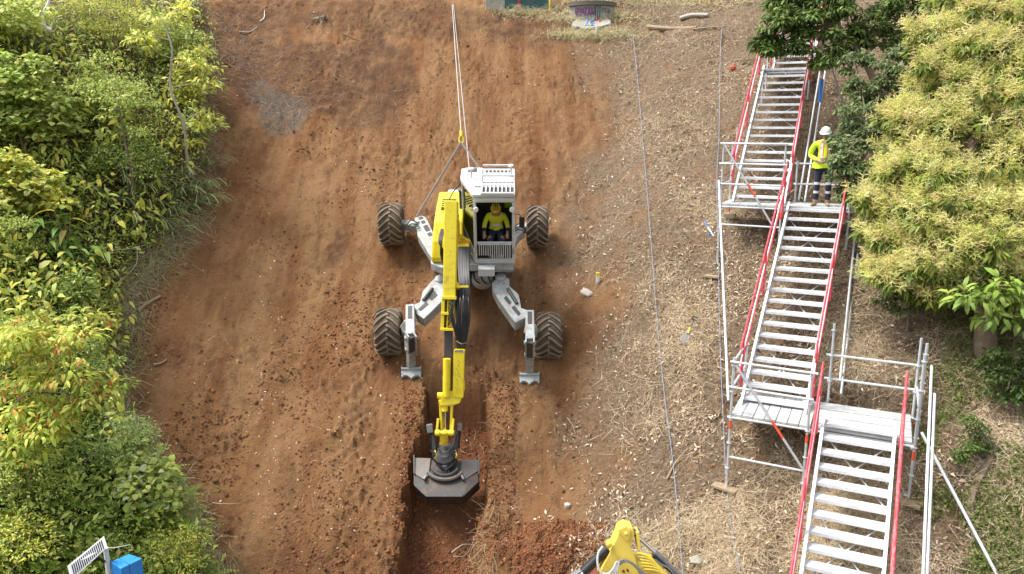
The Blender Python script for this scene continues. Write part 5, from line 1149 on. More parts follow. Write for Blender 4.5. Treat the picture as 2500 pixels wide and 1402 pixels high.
# bare grey twigs poking out of the bank
rgt = np.random.default_rng(81)
for k, (pts, lab) in enumerate((([(205, 20), (250, 25), (300, 40)], 'bare pale twig near the top edge beside the feathery shrub'), ([(260, 56), (285, 52), (303, 42)], 'short bare twig below the pale twig at the top'),
        ([(85, 325), (120, 338), (150, 342)], 'bare grey twig in front of the tall round-leaved shrub'), ([(20, 1400), (80, 1340), (145, 1320)], 'long bare twig lying on ferns left of the solar panel'),
        ([(275, 612), (330, 605), (370, 592)], 'pale bent twig above the bare soil edge'), ([(335, 610), (330, 650), (275, 700)], 'thin forked twig hanging at the soil edge'),
        ([(265, 1010), (280, 1050), (290, 1085)], 'thin upright twig beside the feathery blue green bush'), ([(325, 1235), (345, 1225), (360, 1260)], 'white broken twig beside the silvery round-leaved shrub'),
        ([(470, 1270), (495, 1300), (480, 1330)], 'curled root loop hanging over the soil edge'), ([(305, 1060), (330, 1045), (345, 1040)], 'short stick on the soil edge below the grass tuft'))):
    MB().tube(bez([at(x, y, float(gdepth(x, y))-.55+.1*math.sin(3*i_)) for i_, (x, y) in enumerate(pts)], 10), .009, 5, .004).build('bare_twig', 'bark_pale', None, label=lab, cat='twig', group='bare twigs on the left bank')
# ---- right: flowering tree, dark tree, grey green shrubs
rg = np.random.default_rng(91)
bt = G(2412, 872); Zt = project(bt)[2]
ft = empty('flowering_tree', bt, 'large tree crown covered in pale yellow flower sprays filling the right edge', 'tree', 'trees on the right')
line = bez([bt-KV*.3, at(2405, 800, Zt-.1), at(2400, 720, Zt-.1), at(2390, 600, Zt), at(2370, 430, Zt+.3), at(2380, 200, Zt+.8)], 30)
MB().tube(line, .21, 12, .05).build('trunk', 'bark', ft, smooth=True)
MB().tube(bez([bt+A(.9, .2, -.2), at(2480, 800, Zt), at(2490, 700, Zt)], 8), .14, 10, .07).build('trunk', 'bark', ft, smooth=True)
CL = [(2130, 560, .3, .55), (2120, 480, .6, .5), (2180, 640, .1, .6), (2150, 680, .0, .45), (2250, 560, -.2, .7), (2230, 690, -.2, .5), (2300, 680, -.5, .55), (2200, 420, .6, .6), (2270, 350, .7, .7), (2190, 300, 1.0, .5),
      (2330, 480, -.2, .75), (2350, 270, .7, .75), (2290, 200, 1.0, .6), (2270, 110, 1.5, .5), (2340, 100, 1.3, .65), (2420, 170, .6, .8), (2440, 320, .1, .8), (2420, 60, 1.0, .7), (2500, 100, .7, .8), (2500, 250, .2, .8), (2470, 430, -.3, .8),
      (2400, 560, -.6, .7), (2350, 620, -.7, .5), (2460, 620, -.8, .65), (2520, 540, -.6, .8), (2430, 690, -.8, .5), (2500, 700, -.8, .55), (2560, 380, -.1, .9), (2580, 200, .4, .9), (2580, 650, -.7, .8), (2400, -30, 1.4, .8), (2500, -40, 1.0, .9), (2330, 20, 1.7, .5), (2600, 40, .8, 1.)]
ctr = []; rad = []
for x, y, dz, rr in CL:
    x += 38 if x < 2160 else (18 if x < 2240 else 0)
    q = at(x, y, Zt+dz+.4); k = int(np.argmin([np.linalg.norm(p_-q)+(.5 if p_[2] > q[2]-.2 else 0) for p_ in line])); MB().tube(bez([line[k], (line[k]+q)/2+KV*.15, q], 8), .07, 6, .02).build('limb', 'bark', ft)
    m_ = 13; d = rand_dirs(m_, rg)*rg.uniform(.5, 1.25, (m_, 1)); ctr += list(q+d*rr*.85); rad += list(rr*rg.uniform(.22, .46, m_))
ctr = np.array(ctr); rad = np.array(rad)[:, None]*A(1, 1, .85)
v, fs, c = crown_leaves(ctr, rad, 82, (.16, .28), .24, [(.17, .23, .035), (.23, .28, .045), (.12, .18, .03), (.30, .32, .06), (.09, .14, .025)], rg, 'lance', .35, .5, shell=.3)
link('crown', np_mesh('crown', v, fs, 'leaf', c), ft)
def panicles(P, up, rg, Lr, colors, nb=11, sub=3):
    """branched flower sprays made of thin strips"""
    n = len(P); L = rg.uniform(*Lr, n)[:, None]; parts = []; axis = unit(up+.35*rand_dirs(n, rg)); u = unit(np.cross(axis, rand_dirs(n, rg))); w_ = np.cross(axis, u); col = pal(colors, n, rg, .22)
    def strip(a, b_, wd, cc):
        d = b_-a; s_ = unit(np.cross(d, A(0, -.8, .6)+.3*rand_dirs(len(a), rg)))*wd; v = np.stack([a-s_, a+s_, b_], 1).reshape(-1, 3); f_ = np.arange(len(a)*3).reshape(-1, 3); parts.append((v, [f_], np.repeat(cc, 3, 0)))
    strip(P, P+axis*L, .007, col*.9)
    for k in range(nb):
        t_ = .15+.8*k/nb; th = k*2.4; d = unit(axis*.6+(u*math.cos(th)+w_*math.sin(th))); a = P+axis*L*t_; b_ = a+d*L*(.50*(1-.65*t_))*rg.uniform(.6, 1.3, (n, 1)); strip(a, b_, .0075, col)
        for q in range(sub):
            th2 = th+(q-1)*1.3; m_ = a+(b_-a)*(.35+.28*q); d2 = unit(d+.9*rand_dirs(n, rg)); strip(m_, m_+d2*L*.20*(1-.5*t_), .0065, np.clip(col*rg.uniform(.9, 1.15, (n, 1)), 0, 1))
    return join_arrays(parts)
npn = 8600; k = rg.integers(0, len(ctr), npn); d = rand_dirs(npn, rg); d[:, 2] = np.abs(d[:, 2])*.9+.1; d[:, 1] -= .35; d = unit(d); P = ctr[k]+d*rad[k]*rg.uniform(.70, 1.18, npn)[:, None]
v, fs, c = panicles(P, unit(d+A(0, -.15, .45)), rg, (.18, .44), [(.66, .61, .23), (.59, .57, .18), (.75, .70, .32), (.52, .53, .15), (.70, .60, .27)])
link('flower_sprays', np_mesh('flower_sprays', v, fs, 'flower', c), ft)
# broad green leaves at the foot of the flowering crown
v, fs, c = crown_leaves(np.array([at(x, y, Zt-1.1) for x, y in ((2440, 720), (2400, 740), (2480, 750), (2460, 700), (2360, 735), (2430, 780), (2500, 800))]), np.full((7, 1), .3)*A(1.3, 1, .8), 46, (.16, .26), .42, [(.22, .32, .055), (.28, .37, .075), (.17, .25, .045)], rg, 'oval', .3, .55, shell=.3)
link('low_leaves', np_mesh('low_leaves', v, fs, 'leaf', c), ft)
def crown_tree(label, base_px, cl, Zc, colors, per, Lr, ar, seed, sub=6, frac=.5, kind='oval', droop=.25, down=.4, name='tree', cat='tree', r0=.10, group='trees on the right', shell=.3, zdrop=0.):
    rg = np.random.default_rng(seed); b_ = G(*base_px); r = empty(name, b_, label, cat, group); ctr = []; rad = []
    top = at(np.mean([q[0] for q in cl]), np.mean([q[1] for q in cl]), Zc); tl = bez([b_-KV*.2, (b_+top)/2+A(.1, .1, .2), top], 14); MB().tube(tl, r0, 9, r0*.4).build('trunk', 'bark', r, smooth=True)
    for x, y, dz, rr in cl:
        q = at(x, y, Zc+dz); k = int(np.argmin([np.linalg.norm(p_-q) for p_ in tl])); MB().tube(bez([tl[k], (tl[k]+q)/2+KV*.08, q], 6), r0*.35, 5, .012).build('limb', 'bark', r)
        ctr += list(q+rand_dirs(sub, rg)*rr*.7); rad += list(rr*rg.uniform(.35, .6, sub))
    v, fs, c = crown_leaves(np.array(ctr), np.array(rad)[:, None]*A(1, 1, .85), per, Lr, ar, colors, rg, kind, droop, down, shell=shell)
    link('crown', np_mesh('crown', v, fs, 'leaf', c), r)
crown_tree('dark green tree overhanging the topmost stair flight', (2190, 330), [(1905, 70, .0, .45), (1880, 110, .1, .4), (1930, 40, .1, .5), (1960, 110, .0, .42), (2000, 70, .0, .55), (2010, 140, -.1, .4), (2060, 40, .1, .6), (2070, 110, .2, .5), (2120, 70, .3, .6), (2160, 20, .4, .6), (2190, 90, .5, .55), (2220, 30, .5, .6), (1900, 10, .3, .4), (1980, -10, .3, .5), (2090, -30, .4, .7), (2230, 120, .7, .5), (2250, -20, .6, .6), (1860, 100, .2, .28)], 19.4,
    [(.085, .15, .028), (.115, .19, .036), (.065, .115, .022), (.16, .23, .05), (.21, .26, .07)], 120, (.12, .21), .34, 101, r0=.12, sub=8)
crown_tree('grey green bush pressing against the standing worker', (2150, 520), [(2075, 290, .5, .4), (2110, 330, .3, .45), (2060, 350, .2, .3), (2100, 400, .0, .45), (2060, 420, -.2, .32), (2120, 450, -.2, .4), (2075, 470, -.3, .3), (2150, 380, .2, .45), (2130, 260, .7, .4), (2160, 190, 1.0, .45), (2100, 220, .9, .35), (2180, 240, .8, .4), (2050, 390, -.3, .22), (2200, 160, 1.1, .4), (2090, 160, 1.2, .35), (2130, 330, .5, .45), (2170, 300, .6, .45), (2190, 440, .1, .45), (2150, 500, -.1, .4)], 16.9,
    [(.17, .23, .09), (.21, .27, .11), (.125, .18, .065), (.26, .31, .135), (.09, .13, .045)], 100, (.08, .14), .46, 102, sub=8, name='shrub', cat='shrub', r0=.05, group='shrubs on the right')
crown_tree('small grey green shrub with single stem below the flowering crown', (2216, 812), [(2200, 740, 0, .32), (2160, 735, .1, .26), (2240, 745, .1, .26), (2215, 720, .1, .3)], float(project(G(2216, 812))[2])-.3,
    [(.14, .175, .06), (.18, .22, .08), (.10, .135, .04)], 60, (.06, .10), .5, 103, name='shrub', cat='shrub', r0=.04, group='shrubs on the right')
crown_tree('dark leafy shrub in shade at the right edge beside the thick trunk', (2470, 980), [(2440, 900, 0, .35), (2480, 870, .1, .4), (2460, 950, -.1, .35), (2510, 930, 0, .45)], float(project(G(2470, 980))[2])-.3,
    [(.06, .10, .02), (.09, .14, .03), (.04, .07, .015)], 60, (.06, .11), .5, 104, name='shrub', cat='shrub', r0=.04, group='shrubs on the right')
crown_tree('sparse green shrub near the right picture edge below the trunk', (2390, 1090), [(2370, 1060, 0, .3), (2410, 1075, 0, .3), (2350, 1100, 0, .25)], float(project(G(2390, 1090))[2])-.25,
    [(.09, .15, .03), (.13, .19, .045), (.06, .10, .02)], 56, (.05, .09), .45, 105, name='shrub', cat='shrub', r0=.02, group='shrubs on the right')
# ------------------------------------------------------------------ second excavator (yellow) at the bottom edge
ZE = 11.8
e2 = empty('excavator', G(1560, 1690), 'yellow excavator boom with hoses rising from the bottom edge', 'excavator')
def q2(x, y, d=0.): return at(x, y+5, ZE+d)
MB().prism([q2(1528, 1281), q2(1546, 1286), q2(1549, 1300), q2(1541, 1330), q2(1553, 1362), q2(1560, 1402), q2(1600, 1560), q2(1430, 1560), q2(1468, 1385), q2(1487, 1352), q2(1500, 1322), q2(1508, 1305), q2(1512, 1292)], A(0, .34, -.06)).build('stick', 'cat_yellow', e2, bevel=.006)
MB().prism([q2(1508, 1290, -.03), q2(1528, 1281, -.03), q2(1540, 1291, -.03), q2(1538, 1312, -.03), q2(1530, 1318, -.03)], A(0, .04, 0)).build('boss_plate', 'cat_yellow', e2, bevel=.006)
MB().lathe(q2(1529, 1299, -.07), A(0, -1, 0), [(-.02, .035), (.02, .035), (.03, .02)], 14).build('pin', 'cat_yellow', e2, smooth=True)
MB().lathe(q2(1486, 1323, -.02), A(0, -1, 0), [(-.05, .045), (.05, .045), (.06, .03)], 14).build('pin', 'cat_yellow', e2, smooth=True)
MB().beam(q2(1553, 1288, .16), q2(1558, 1330, .16), .05, .3, A(0, 1, 0)).build('cheek_plate', 'cat_yellow', e2, bevel=.006)
MB().lathe(q2(1545, 1292, .10), unit(q2(1600, 1345, .2)-q2(1545, 1292, .10)), [(-.03, .05), (.05, .05), (.10, .03)], 14).build('rod_eye', 'steel', e2, smooth=True)
MB().tube([q2(1546, 1297, .12), q2(1600, 1346, .15)], .030, 12).build('cylinder_rod', 'chrome', e2, smooth=True)
cy = MB().tube([q2(1596, 1343, .16), q2(1613, 1358, .17)], .056, 14).tube([q2(1609, 1355, .17), q2(1760, 1500, .3)], .050, 14).build('stick_cylinder', 'steel', e2, smooth=True)
MB().tube([q2(1595, 1352, .08), q2(1640, 1392, .1), q2(1760, 1510, .2)], .032, 8).build('hydraulic_pipe', 'black', cy, smooth=True)
MB().tube([q2(1600, 1362, .0), q2(1612, 1372, .0), q2(1630, 1380, .0), q2(1690, 1445, .1)], .014, 7).build('hydraulic_pipe', 'steel', cy, smooth=True)
MB().tube([q2(1484, 1334, .12), q2(1424, 1392, .12)], .075, 14).build('bucket_cylinder', 'black', e2, smooth=True)
MB().tube([q2(1430, 1386, .12), q2(1390, 1440, .1)], .035, 12).build('cylinder_rod', 'chrome', e2, smooth=True)
MB().prism([q2(1428, 1402, .1), q2(1452, 1382, .1), q2(1460, 1396, .1), q2(1440, 1470, .1), q2(1380, 1470, .1)], A(0, .1, 0)).build('link_plate', 'pink', e2, bevel=.008)
MB().prism([q2(1395, 1402, .25), q2(1425, 1386, .25), q2(1430, 1400, .25), q2(1400, 1460, .25), q2(1340, 1460, .25)], A(0, .1, 0)).build('bucket_link', 'steel', e2, bevel=.008)
# boom and pipework going down to the right
MB().prism([q2(1556, 1368, .05), q2(1600, 1372, .05), q2(1625, 1395, .05), q2(1640, 1440, .05), q2(1700, 1600, .1), q2(1520, 1600, .1), q2(1508, 1420, .0), q2(1512, 1385, .0)], A(0, .38, -.05)).build('boom', 'cat_yellow', e2, bevel=.02)
for k in range(6):
    o_ = 6*k; pts = [q2(1555+.6*o_, 1345+1.3*o_, -.04), q2(1580+.8*o_, 1352+1.2*o_, -.06), q2(1606+.8*o_, 1375+o_, -.06), q2(1650+.8*o_, 1420+o_, 0), q2(1690+o_, 1470+o_, 0)]
    MB().tube(bez(pts, 18), .014, 7).build('hydraulic_pipe', 'cat_yellow' if k % 3 else 'yellow', e2, smooth=True)
for k in range(3): MB().tube(bez([q2(1505+3*k, 1370+2*k, -.10), q2(1520+4*k, 1362+2*k, -.13), q2(1540+3*k, 1368+3*k, -.10), q2(1570, 1392+4*k, -.08), q2(1610, 1430+4*k, -.06)], 18), .015, 7).build('hose', 'steel', e2, smooth=True)
for k in range(3): MB().tube(bez([q2(1506+3*k, 1366, -.12), q2(1500+4*k, 1385, -.13), q2(1498+5*k, 1410, -.12), q2(1500+6*k, 1450, -.1)], 14), .017, 7).build('hose', 'rope', e2, smooth=True)
MB().tube(bez([q2(1472, 1329, -.02), q2(1461, 1345, -.06), q2(1459, 1372, -.10), q2(1468, 1393, -.12), q2(1485, 1396, -.13), q2(1498, 1382, -.13), q2(1505, 1367, -.13)], 26), .017, 8).build('hose', 'rope', e2, smooth=True)
for x, y in ((1522, 1390), (1527, 1402), (1532, 1388)): MB().lathe(q2(x, y, -.02), A(0, -1, 0), [(-.02, .018), (.012, .018)], 10).build('bolt', 'dark_steel', e2, smooth=True)
for k in range(4): MB().beam(q2(1560+14*k, 1346+11*k, -.02), q2(1564+14*k, 1352+11*k, -.02), .05, .06, A(0, 1, 0)).build('pipe_clamp', 'steel', e2, bevel=.004)
# body and tracks below the frame
gb = G(1560, 1690); 
MB().box(gb+A(.4, -1.2, .55), 2.2, 2.6, 1.0).build('body', 'cat_yellow', e2, bevel=.12); MB().beam(gb+A(.3, -.4, .8), q2(1600, 1540, .2), .42, .6).build('boom_base', 'cat_yellow', e2, bevel=.03)
for s_ in (-1, 1): MB().box(gb+A(.4+.95*s_, -.6, .35), .5, 3.2, .75, (1, 0, 0), unit(A(0, 1, .62)), unit(A(0, -.62, 1))).build('track', 'dark_steel', e2, bevel=.2, seg=4)
# ------------------------------------------------------------------ solar post with blue box
pb = G(262, 1520); Zp = float(gdepth(262, 1402))-1.6
post_t = at(258, 1338, Zp); post_b = A(post_t[0], post_t[1], float(H(post_t[0], post_t[1])))
sp = empty('solar_station', post_b, 'small solar panel and blue box on a white post among ferns', 'solar station')
MB().tube([post_b-KV*.1, post_t], .038, 14).build('post', 'white', sp, smooth=True)
c0, c1, c2, c3 = at(165, 1382, Zp-.45), at(254, 1309, Zp-.05), at(263, 1336, Zp-.10), at(174, 1418, Zp-.5)
nrm = unit(np.cross(c1-c0, c3-c0)); nrm = nrm if np.dot(nrm, c0) < 0 else -nrm
pn = MB().prism([c0, c1, c2, c3], -nrm*.035).build('panel', 'white', sp, bevel=.004)
def pq(u, v_): return c0*(1-u)*(1-v_)+c1*u*(1-v_)+c2*u*v_+c3*(1-u)*v_
for k in range(17):
    u0 = .085+.050*k; MB().prism([pq(u0, .13)+nrm*.004, pq(u0+.030, .13)+nrm*.004, pq(u0+.030, .87)+nrm*.004, pq(u0, .87)+nrm*.004], -nrm*.006).build('solar_cell', 'panel_cell', pn)
MB().tube([at(255, 1372, Zp), at(240, 1362, Zp-.1), at(225, 1365, Zp-.25)], .022, 8).build('bracket', 'black', sp, smooth=True)
b0, b1_, b2_, b3 = at(269, 1372, Zp+.05), at(315, 1352, Zp+.35), at(347, 1363, Zp+.15), at(295, 1388, Zp-.15)
bx = MB().prism([b0, b1_, b2_, b3], A(0, 0, -.34)).build('box', 'blue_box', sp, bevel=.012)
MB().tube([b0*.55+b1_*.45+KV*.003, b3*.62+b2_*.38+KV*.003, b3*.62+b2_*.38-KV*.3], .004, 5).build('box_seam', 'navy', bx)
MB().tube([at(263, 1338, Zp), at(290, 1336, Zp), at(318, 1330, Zp+.2)], .007, 5).build('cable', 'dead_white', sp)
# ------------------------------------------------------------------ things at the top of the slope
def groundbox(x, y, sx, sy, sz, lift=0.): g = G(x, y); return g+KV*(sz/2+lift)
g0, g1 = G(1185, 26), G(1342, 24); wl = empty('graffiti_wall', (g0+g1)/2, 'low concrete wall with dark graffiti at the crest', 'wall'); wl['kind'] = 'thing'; ww = g1-g0; ww[2] = 0; wu = unit(ww)
wn = unit(np.cross(wu, KV)); wn = wn if wn[1] < 0 else -wn
wall = MB().prism([g0-KV*.3, g1-KV*.3, g1+KV*.85, g0+KV*.85], -wn*.25).build('wall', 'concrete', wl, bevel=.02)
rgw = random.Random(3)
for k in range(16):
    c = g0+ww*(.32+.62*rgw.random())+KV*(.15+.5*rgw.random())+wn*.012; rr = .05+.1*rgw.random()
    pts = [c+wu*rr*math.cos(t_)*1.1+KV*rr*math.sin(t_*(1+k % 2)) for t_ in np.linspace(0, 5.2, 12)]
    MB().tube(pts, .016, 5).build('graffiti', ['teal', 'teal', 'purple', 'dark_steel'][k % 4], wall)
MB().prism([g0+ww*.50+wn*.01-KV*.25, g0+ww*.545+wn*.01-KV*.25, g0+ww*.545+wn*.01+KV*.8, g0+ww*.50+wn*.01+KV*.8], wn*.006).build('red_paint', 'red', wall)
MB().prism([g0+ww*.30+wn*.008-KV*.0, g0+ww*.98+wn*.008-KV*.0, g0+ww*.98+wn*.008+KV*.83, g0+ww*.30+wn*.008+KV*.83], wn*.004).build('paint_panel', 'teal', wall)
# round concrete drum with graffiti and a lower headwall
def drum(label, xl, xr, yt, yb, rr, Zoff, strokes, rim, name):
    Z = float(gdepth((xl+xr)/2, yb))+Zoff; c = at((xl+xr)/2, yb, Z); wdt = (xr-xl)*Z/F_PX; ht = (yb-yt)*Z/F_PX; R = wdt*.62; cen = c+A(0, R*.88, 0); r = empty(name, c, label, 'concrete drum')
    ang = np.linspace(-.95, .95, 19); P_ = lambda a_, z, q=0.: cen+A(math.sin(a_)*(R+q), -math.cos(a_)*(R+q), z)
    vs = [P_(a_, z, q) for z, q in ((-.5, 0), (ht, 0), (ht, -.25), (-.5, -.25)) for a_ in ang]; n_ = len(ang)
    fs = [(j_*n_+k, j_*n_+k+1, ((j_+1) % 4)*n_+k+1, ((j_+1) % 4)*n_+k) for j_ in range(4) for k in range(n_-1)]+[(0, n_, 2*n_, 3*n_), (n_-1, 4*n_-1, 3*n_-1, 2*n_-1)]
    sh = MB().add(vs, fs).build('shell', 'concrete', r, smooth=True)
    if rim:
        vs = [P_(a_, z, q) for z, q in ((ht-.02, .09), (ht+.13, .09), (ht+.13, -.3), (ht-.02, -.3)) for a_ in ang]; MB().add(vs, fs).build('rim', 'concrete_dark', r, smooth=True)
    for a_, z0, pts, m_, w_ in strokes: MB().tube([P_(a_+x, z0*ht+y, .008) for x, y in pts], w_, 5).build('graffiti', m_, sh)
    return r
rgw = random.Random(9); st = []
def loop(rx, ry, ph=0, e=6.3): return [(rx*math.cos(t_+ph), ry*math.sin(t_+ph)) for t_ in np.linspace(0, e, 13)]
for k, a_ in enumerate(np.linspace(-.62, .02, 7)):
    st.append((a_, .55, loop(.04, .13, k, 5.0+1.3*(k % 2)), 'purple', .018)); st.append((a_+.02, .40, [(-.03, -.12), (.0, .1), (.03, -.08)], 'purple', .014))
for k, a_ in enumerate((.36, .48, .60)): st.append((a_, .6, loop(.035, .08, k, 4.6), 'dark_steel', .013))
for k, a_ in enumerate((.08, .16, .24)): st.append((a_, .45, [(0, -.28), (.01, .3)], 'teal', .02))
drum('round concrete drum with purple graffiti letters and dark rim near the crest', 1392, 1502, 14, 46, 1, -.25, st, True, 'concrete_drum')
hw = empty('concrete_headwall', G(1443, 84), 'lower oval concrete headwall painted with blue and red marks', 'headwall')
face_ = MB().prism([G(1444+48*math.cos(t_), 71-(19 if math.sin(t_) > 0 else 14)*math.sin(t_), .16) for t_ in np.linspace(0, 2*math.pi, 33)[:-1]], A(0, .25, -.4)).build('wall', 'concrete', hw, bevel=.03)
for pts, m_, w_ in (([(1430, 61), (1433, 59), (1433, 77)], 'paint_blue', .03), ([(1428, 78), (1437, 78)], 'paint_blue', .025), ([(1440, 62), (1444, 58), (1449, 61), (1448, 66), (1441, 70), (1450, 70)], 'paint_blue', .028), ([(1441, 73), (1448, 73), (1442, 79), (1450, 79)], 'paint_blue', .025), ([(1457, 58), (1457, 71)], 'red', .03), ([(1464, 58), (1464, 70)], 'red', .03), ([(1456, 63), (1465, 63)], 'red', .025)):
    MB().tube([G(x, y, .165) for x, y in pts], w_, 5).build('painted_mark', m_, face_)
g = G(1455, 94); MB().box(g+KV*.16, .07, .05, .46).build('marker_stake', 'white', None, bevel=.005, label='white marker stake in front of the lower concrete headwall', cat='stake')
def rail(label, pts, posts):
    r = empty('yellow_railing', at(*posts[0]), label, 'railing', 'yellow railings at the crest')
    MB().tube([at(*q) for q in pts], .03, 8).build('rail', 'rail_yellow', r, smooth=True)
    for x, y, Z in posts:
        t_ = at(x, y, Z); MB().tube([A(t_[0], t_[1], float(H(t_[0], t_[1]))-.05), t_+KV*.1], .028, 8).build('post', 'rail_yellow', r, smooth=True)
Zr = float(gdepth(1500, 20)); rail('long yellow railing above the round concrete drum', [(1430, 12, Zr+.6), (1490, 4, Zr+.6), (1600, -3, Zr+.7), (1735, -8, Zr+.4)], [(1432, 6, Zr+.6), (1500, 0, Zr+.6), (1600, -6, Zr+.7)])
Zr2 = float(gdepth(1715, 14)); rail('yellow trestle legs near the top right of the litter slope', [(1690, -12, Zr2+.05), (1740, -12, Zr2+.05)], [(1709, -8, Zr2+.0), (1724, -8, Zr2+.05)])
Zr3 = float(gdepth(1341, 20)); rail('pale yellow posts standing beside the graffiti wall', [(1215, -14, Zr3+.1), (1345, -14, Zr3-.1)], [(1241, -8, Zr3+.15), (1342, -10, Zr3-.28)])
# logs and branches near the top
def log(label, pts, r0, r1, m='timber', name='log', lift=.05, n=8):
    return MB().tube(bez([G(x, y, lift) for x, y in pts], 10), r0, n, r1).build(name, m, None, smooth=True, label=label, cat=name, group='logs and branches on the slope')
log('pale cut log lying on litter below the yellow railing', [(1580, 74), (1640, 76), (1700, 74)], .09, .05)
log('thick branch with broken end beside the pale cut log', [(1660, 55), (1690, 50), (1728, 48)], .08, .06, 'bark_pale', lift=.1)
log('thin branch crossing the litter right of the log pile', [(1690, 82), (1740, 74), (1770, 70)], .03, .015, 'twig')
log('forked grey stick on the bare soil near the top left', [(585, 80), (610, 78), (628, 68)], .03, .015, 'bark_pale', 'branch')
log('curved pale stick standing above the forked grey stick', [(636, 55), (645, 45), (646, 30)], .025, .012, 'dead_white', 'branch')
log('brown stick lying on bare soil by the left bank', [(336, 755), (360, 742), (392, 724)], .05, .03, 'timber', 'branch')
log('small forked stick on bare soil below the brown stick', [(375, 893), (395, 888), (408, 884)], .03, .012, 'timber', 'branch')
log('bare branch end hanging into the trench beside the bucket', [(1100, 1255), (1130, 1238), (1165, 1232), (1198, 1250)], .013, .006, 'bark_pale', 'branch', .12)
log('thin pale root in the trench below the bucket', [(1105, 1262), (1140, 1252), (1180, 1275)], .009, .005, 'bark_pale', 'branch', .08)
log('dead log leaning on the litter at the lower right', [(2432, 1100), (2405, 1150), (2375, 1210), (2365, 1270)], .055, .075, 'bark', 'log', .08)
log('thin pale branch lying right of the dead log', [(2360, 1300), (2400, 1330), (2450, 1390)], .02, .01, 'bark_pale', 'branch')
log('pale curved stick on the slope between machine and string line', [(1385, 1028), (1398, 1048), (1405, 1068)], .016, .009, 'timber', 'branch')
log('thin branch on litter beside the lower string line', [(1628, 1180), (1650, 1140), (1680, 1105)], .02, .01, 'timber', 'branch')
log('short stick lying below the dark root patch', [(830, 86), (870, 98), (890, 106)], .02, .01, 'bark', 'branch')
rgb = np.random.default_rng(17); r = empty('root_ball', G(772, 55), 'tangled dark root ball lying near the top of the bare slope', 'root'); 
for k in range(14): c = G(772+rgb.normal()*14, 52+rgb.normal()*5, .12); MB().tube(bez([c, c+rgb.normal(size=3)*.16, c+rgb.normal(size=3)*.28], 6), .025, 5, .01).build('root', 'bark' if k % 3 else 'bark_pale', r)
# string lines pegged down the slope
def strings(label, pts): MB().tube(bez([G(x, y, .09) for x, y in pts], 60), .0065, 5).build('string_line', 'string_blue', None, label=label, cat='string line', group='string lines down the slope')
strings('blue grey string line running down the middle of the litter slope', [(1545, 90), (1560, 250), (1575, 420), (1590, 620), (1605, 800), (1622, 980), (1640, 1120), (1655, 1290), (1664, 1400), (1668, 1480)])
strings('blue string line running down beside the scaffold posts', [(1776, 5), (1760, 100), (1755, 330), (1750, 430), (1753, 620), (1758, 850), (1766, 1050), (1775, 1195), (1790, 1320), (1804, 1402), (1812, 1480)])
# small things on the slope
g = G(1459, 690); pg = empty('survey_peg', g, 'white survey peg with yellow top standing in the litter', 'peg')
MB().box(g+KV*.08, .09, .06, .22).build('stake', 'white', pg, bevel=.006); MB().box(g+KV*.235, .094, .064, .09).build('painted_top', 'rail_yellow', pg, bevel=.006)
MB().prism([G(1416, 722, .03), G(1424, 716, .10), G(1438, 717, .10), G(1448, 723, .05), G(1436, 727, .03)], KV*.05).build('flat_stone', 'bark_pale', None, bevel=.012, label='flat pale stone below the survey peg', cat='stone', group='stones on the slope')
MB().add(*(lambda v, f: (v, f))([G(1700, 1380)+A(*q)*.16 for q in ((0, 0, 1), (1, 0, .4), (.3, .9, .5), (-.8, .5, .4), (-.8, -.6, .4), (.3, -.9, .45), (0, 0, -.5))], [(0, 1, 2), (0, 2, 3), (0, 3, 4), (0, 4, 5), (0, 5, 1), (6, 2, 1), (6, 3, 2), (6, 4, 3), (6, 5, 4), (6, 1, 5)])).build('grey_stone', 'concrete', None, bevel=.02, label='grey angular stone near the bottom of the litter slope', cat='stone', group='stones on the slope')
g = G(1385, 1245, .04); MB().lathe(g-KV*.08, KV, [(0, .05), (.05, .075), (.10, .07), (.125, .03), (.13, .0)], 7).build('brown_stone', 'bark_pale', None, smooth=True, label='rounded brown stone on bare soil above the yellow boom', cat='stone', group='stones on the slope')
a, b_ = G(1694, 790, .10), G(1668, 836, .05); sv_ = empty('shovel', b_, 'shovel with black handle lying on the litter slope', 'shovel'); d = unit(a-b_); sd = unit(np.cross(d, A(0, -.6, .8)))
MB().tube([a, b_+d*.22], .016, 8).build('shaft', 'black', sv_, smooth=True); MB().tube([a+d*.02-sd*.07, a+d*.09-sd*.05, a+d*.09+sd*.05, a+d*.02+sd*.07, a+d*.02-sd*.07], .014, 6).build('handle', 'black', sv_, smooth=True)
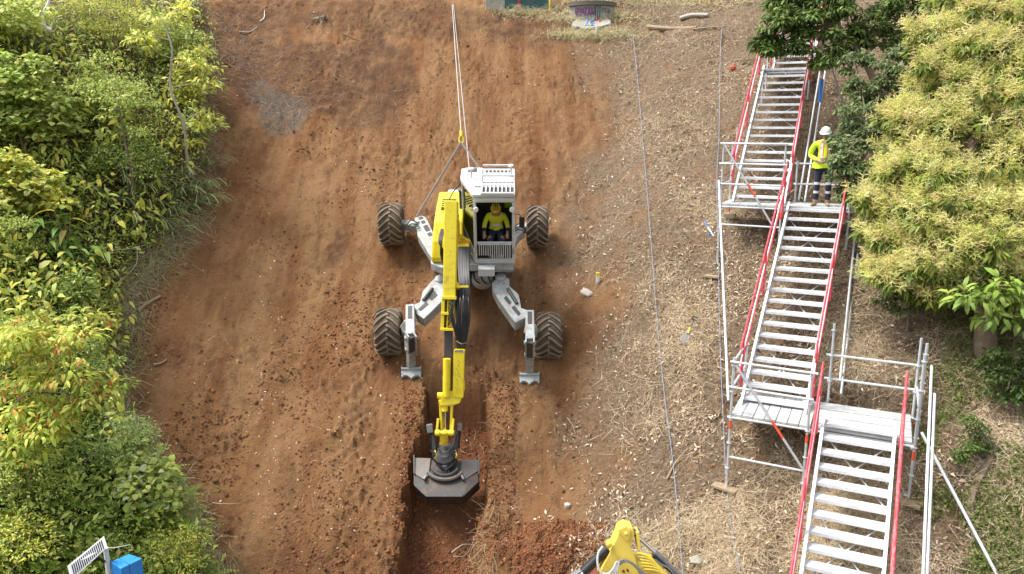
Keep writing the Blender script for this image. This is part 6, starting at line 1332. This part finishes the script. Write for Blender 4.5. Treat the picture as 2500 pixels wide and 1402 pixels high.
MB().tube([a-d*.20, a-d*.34], .020, 8).build('grip', 'hivis', sv_, smooth=True)
n_ = np.cross(sd, d); MB().prism([b_+d*.24-sd*.035, b_+d*.24+sd*.035, b_+d*.18+sd*.10, b_+d*.03+sd*.09, b_-d*.05, b_+d*.03-sd*.09, b_+d*.18-sd*.10], n_*.012).build('blade', 'steel', sv_, bevel=.004)
a, b_ = G(1719, 564, .3), G(1741, 600, .3); tl = empty('strap_tool', b_, 'blue and yellow ratchet tool hanging by the left scaffold tube', 'tool')
MB().tube([a, a*.6+b_*.4], .014, 8).build('blue_end', 'paint_blue', tl, smooth=True); MB().tube([a*.6+b_*.4, b_], .016, 8).build('pale_body', 'helmet_white', tl, smooth=True); MB().box(G(1731, 590, .25), .05, .04, .09).build('blue_case', 'paint_blue', tl, bevel=.015)
def board(label, x0, y0, x1, y1, w_=.22, th=.05, lift=.03, m='timber'):
    a, b_ = G(x0, y0, lift), G(x1, y1, lift); a[2] = b_[2] = max(a[2], b_[2]); MB().beam(a, b_, w_, th).build('timber_board', m, None, bevel=.006, label=label, cat='board', group='timber boards under scaffold feet')
board('timber sole board under the left foot of the lower landing', 1742, 1180, 1800, 1194); board('timber board on the slope left of the long grey tube', 1722, 669, 1756, 672, .2); board('timber block under the left end of the upper landing', 1768, 540, 1796, 536, .2, .10, .12)
board('timber sole board under the right foot of the lower landing', 2195, 1222, 2250, 1240)
g = G(1789, 178, .08); MB().lathe(g-KV*.06, KV, [(0, .05), (.05, .10), (.12, .09), (.18, .0)], 8).build('red_cap', 'cap_red', None, smooth=True, label='small red plastic cap on the litter left of the top stairs', cat='cap')
MB().beam(G(1805, 165, .12), G(1850, 162, .16), .05, .05).build('dark_bar', 'bark', None, label='dark bar lying on the slope beside the top stair rail', cat='bar')
MB().prism([at(2003, 195, 19.9), at(2012, 193, 19.9), at(2006, 250, 19.6), at(1999, 250, 19.6)], A(0, .06, 0)).build('blue_bundle', 'paint_blue', None, bevel=.01, label='blue strap bundle hanging behind the upper stair tubes', cat='strap')
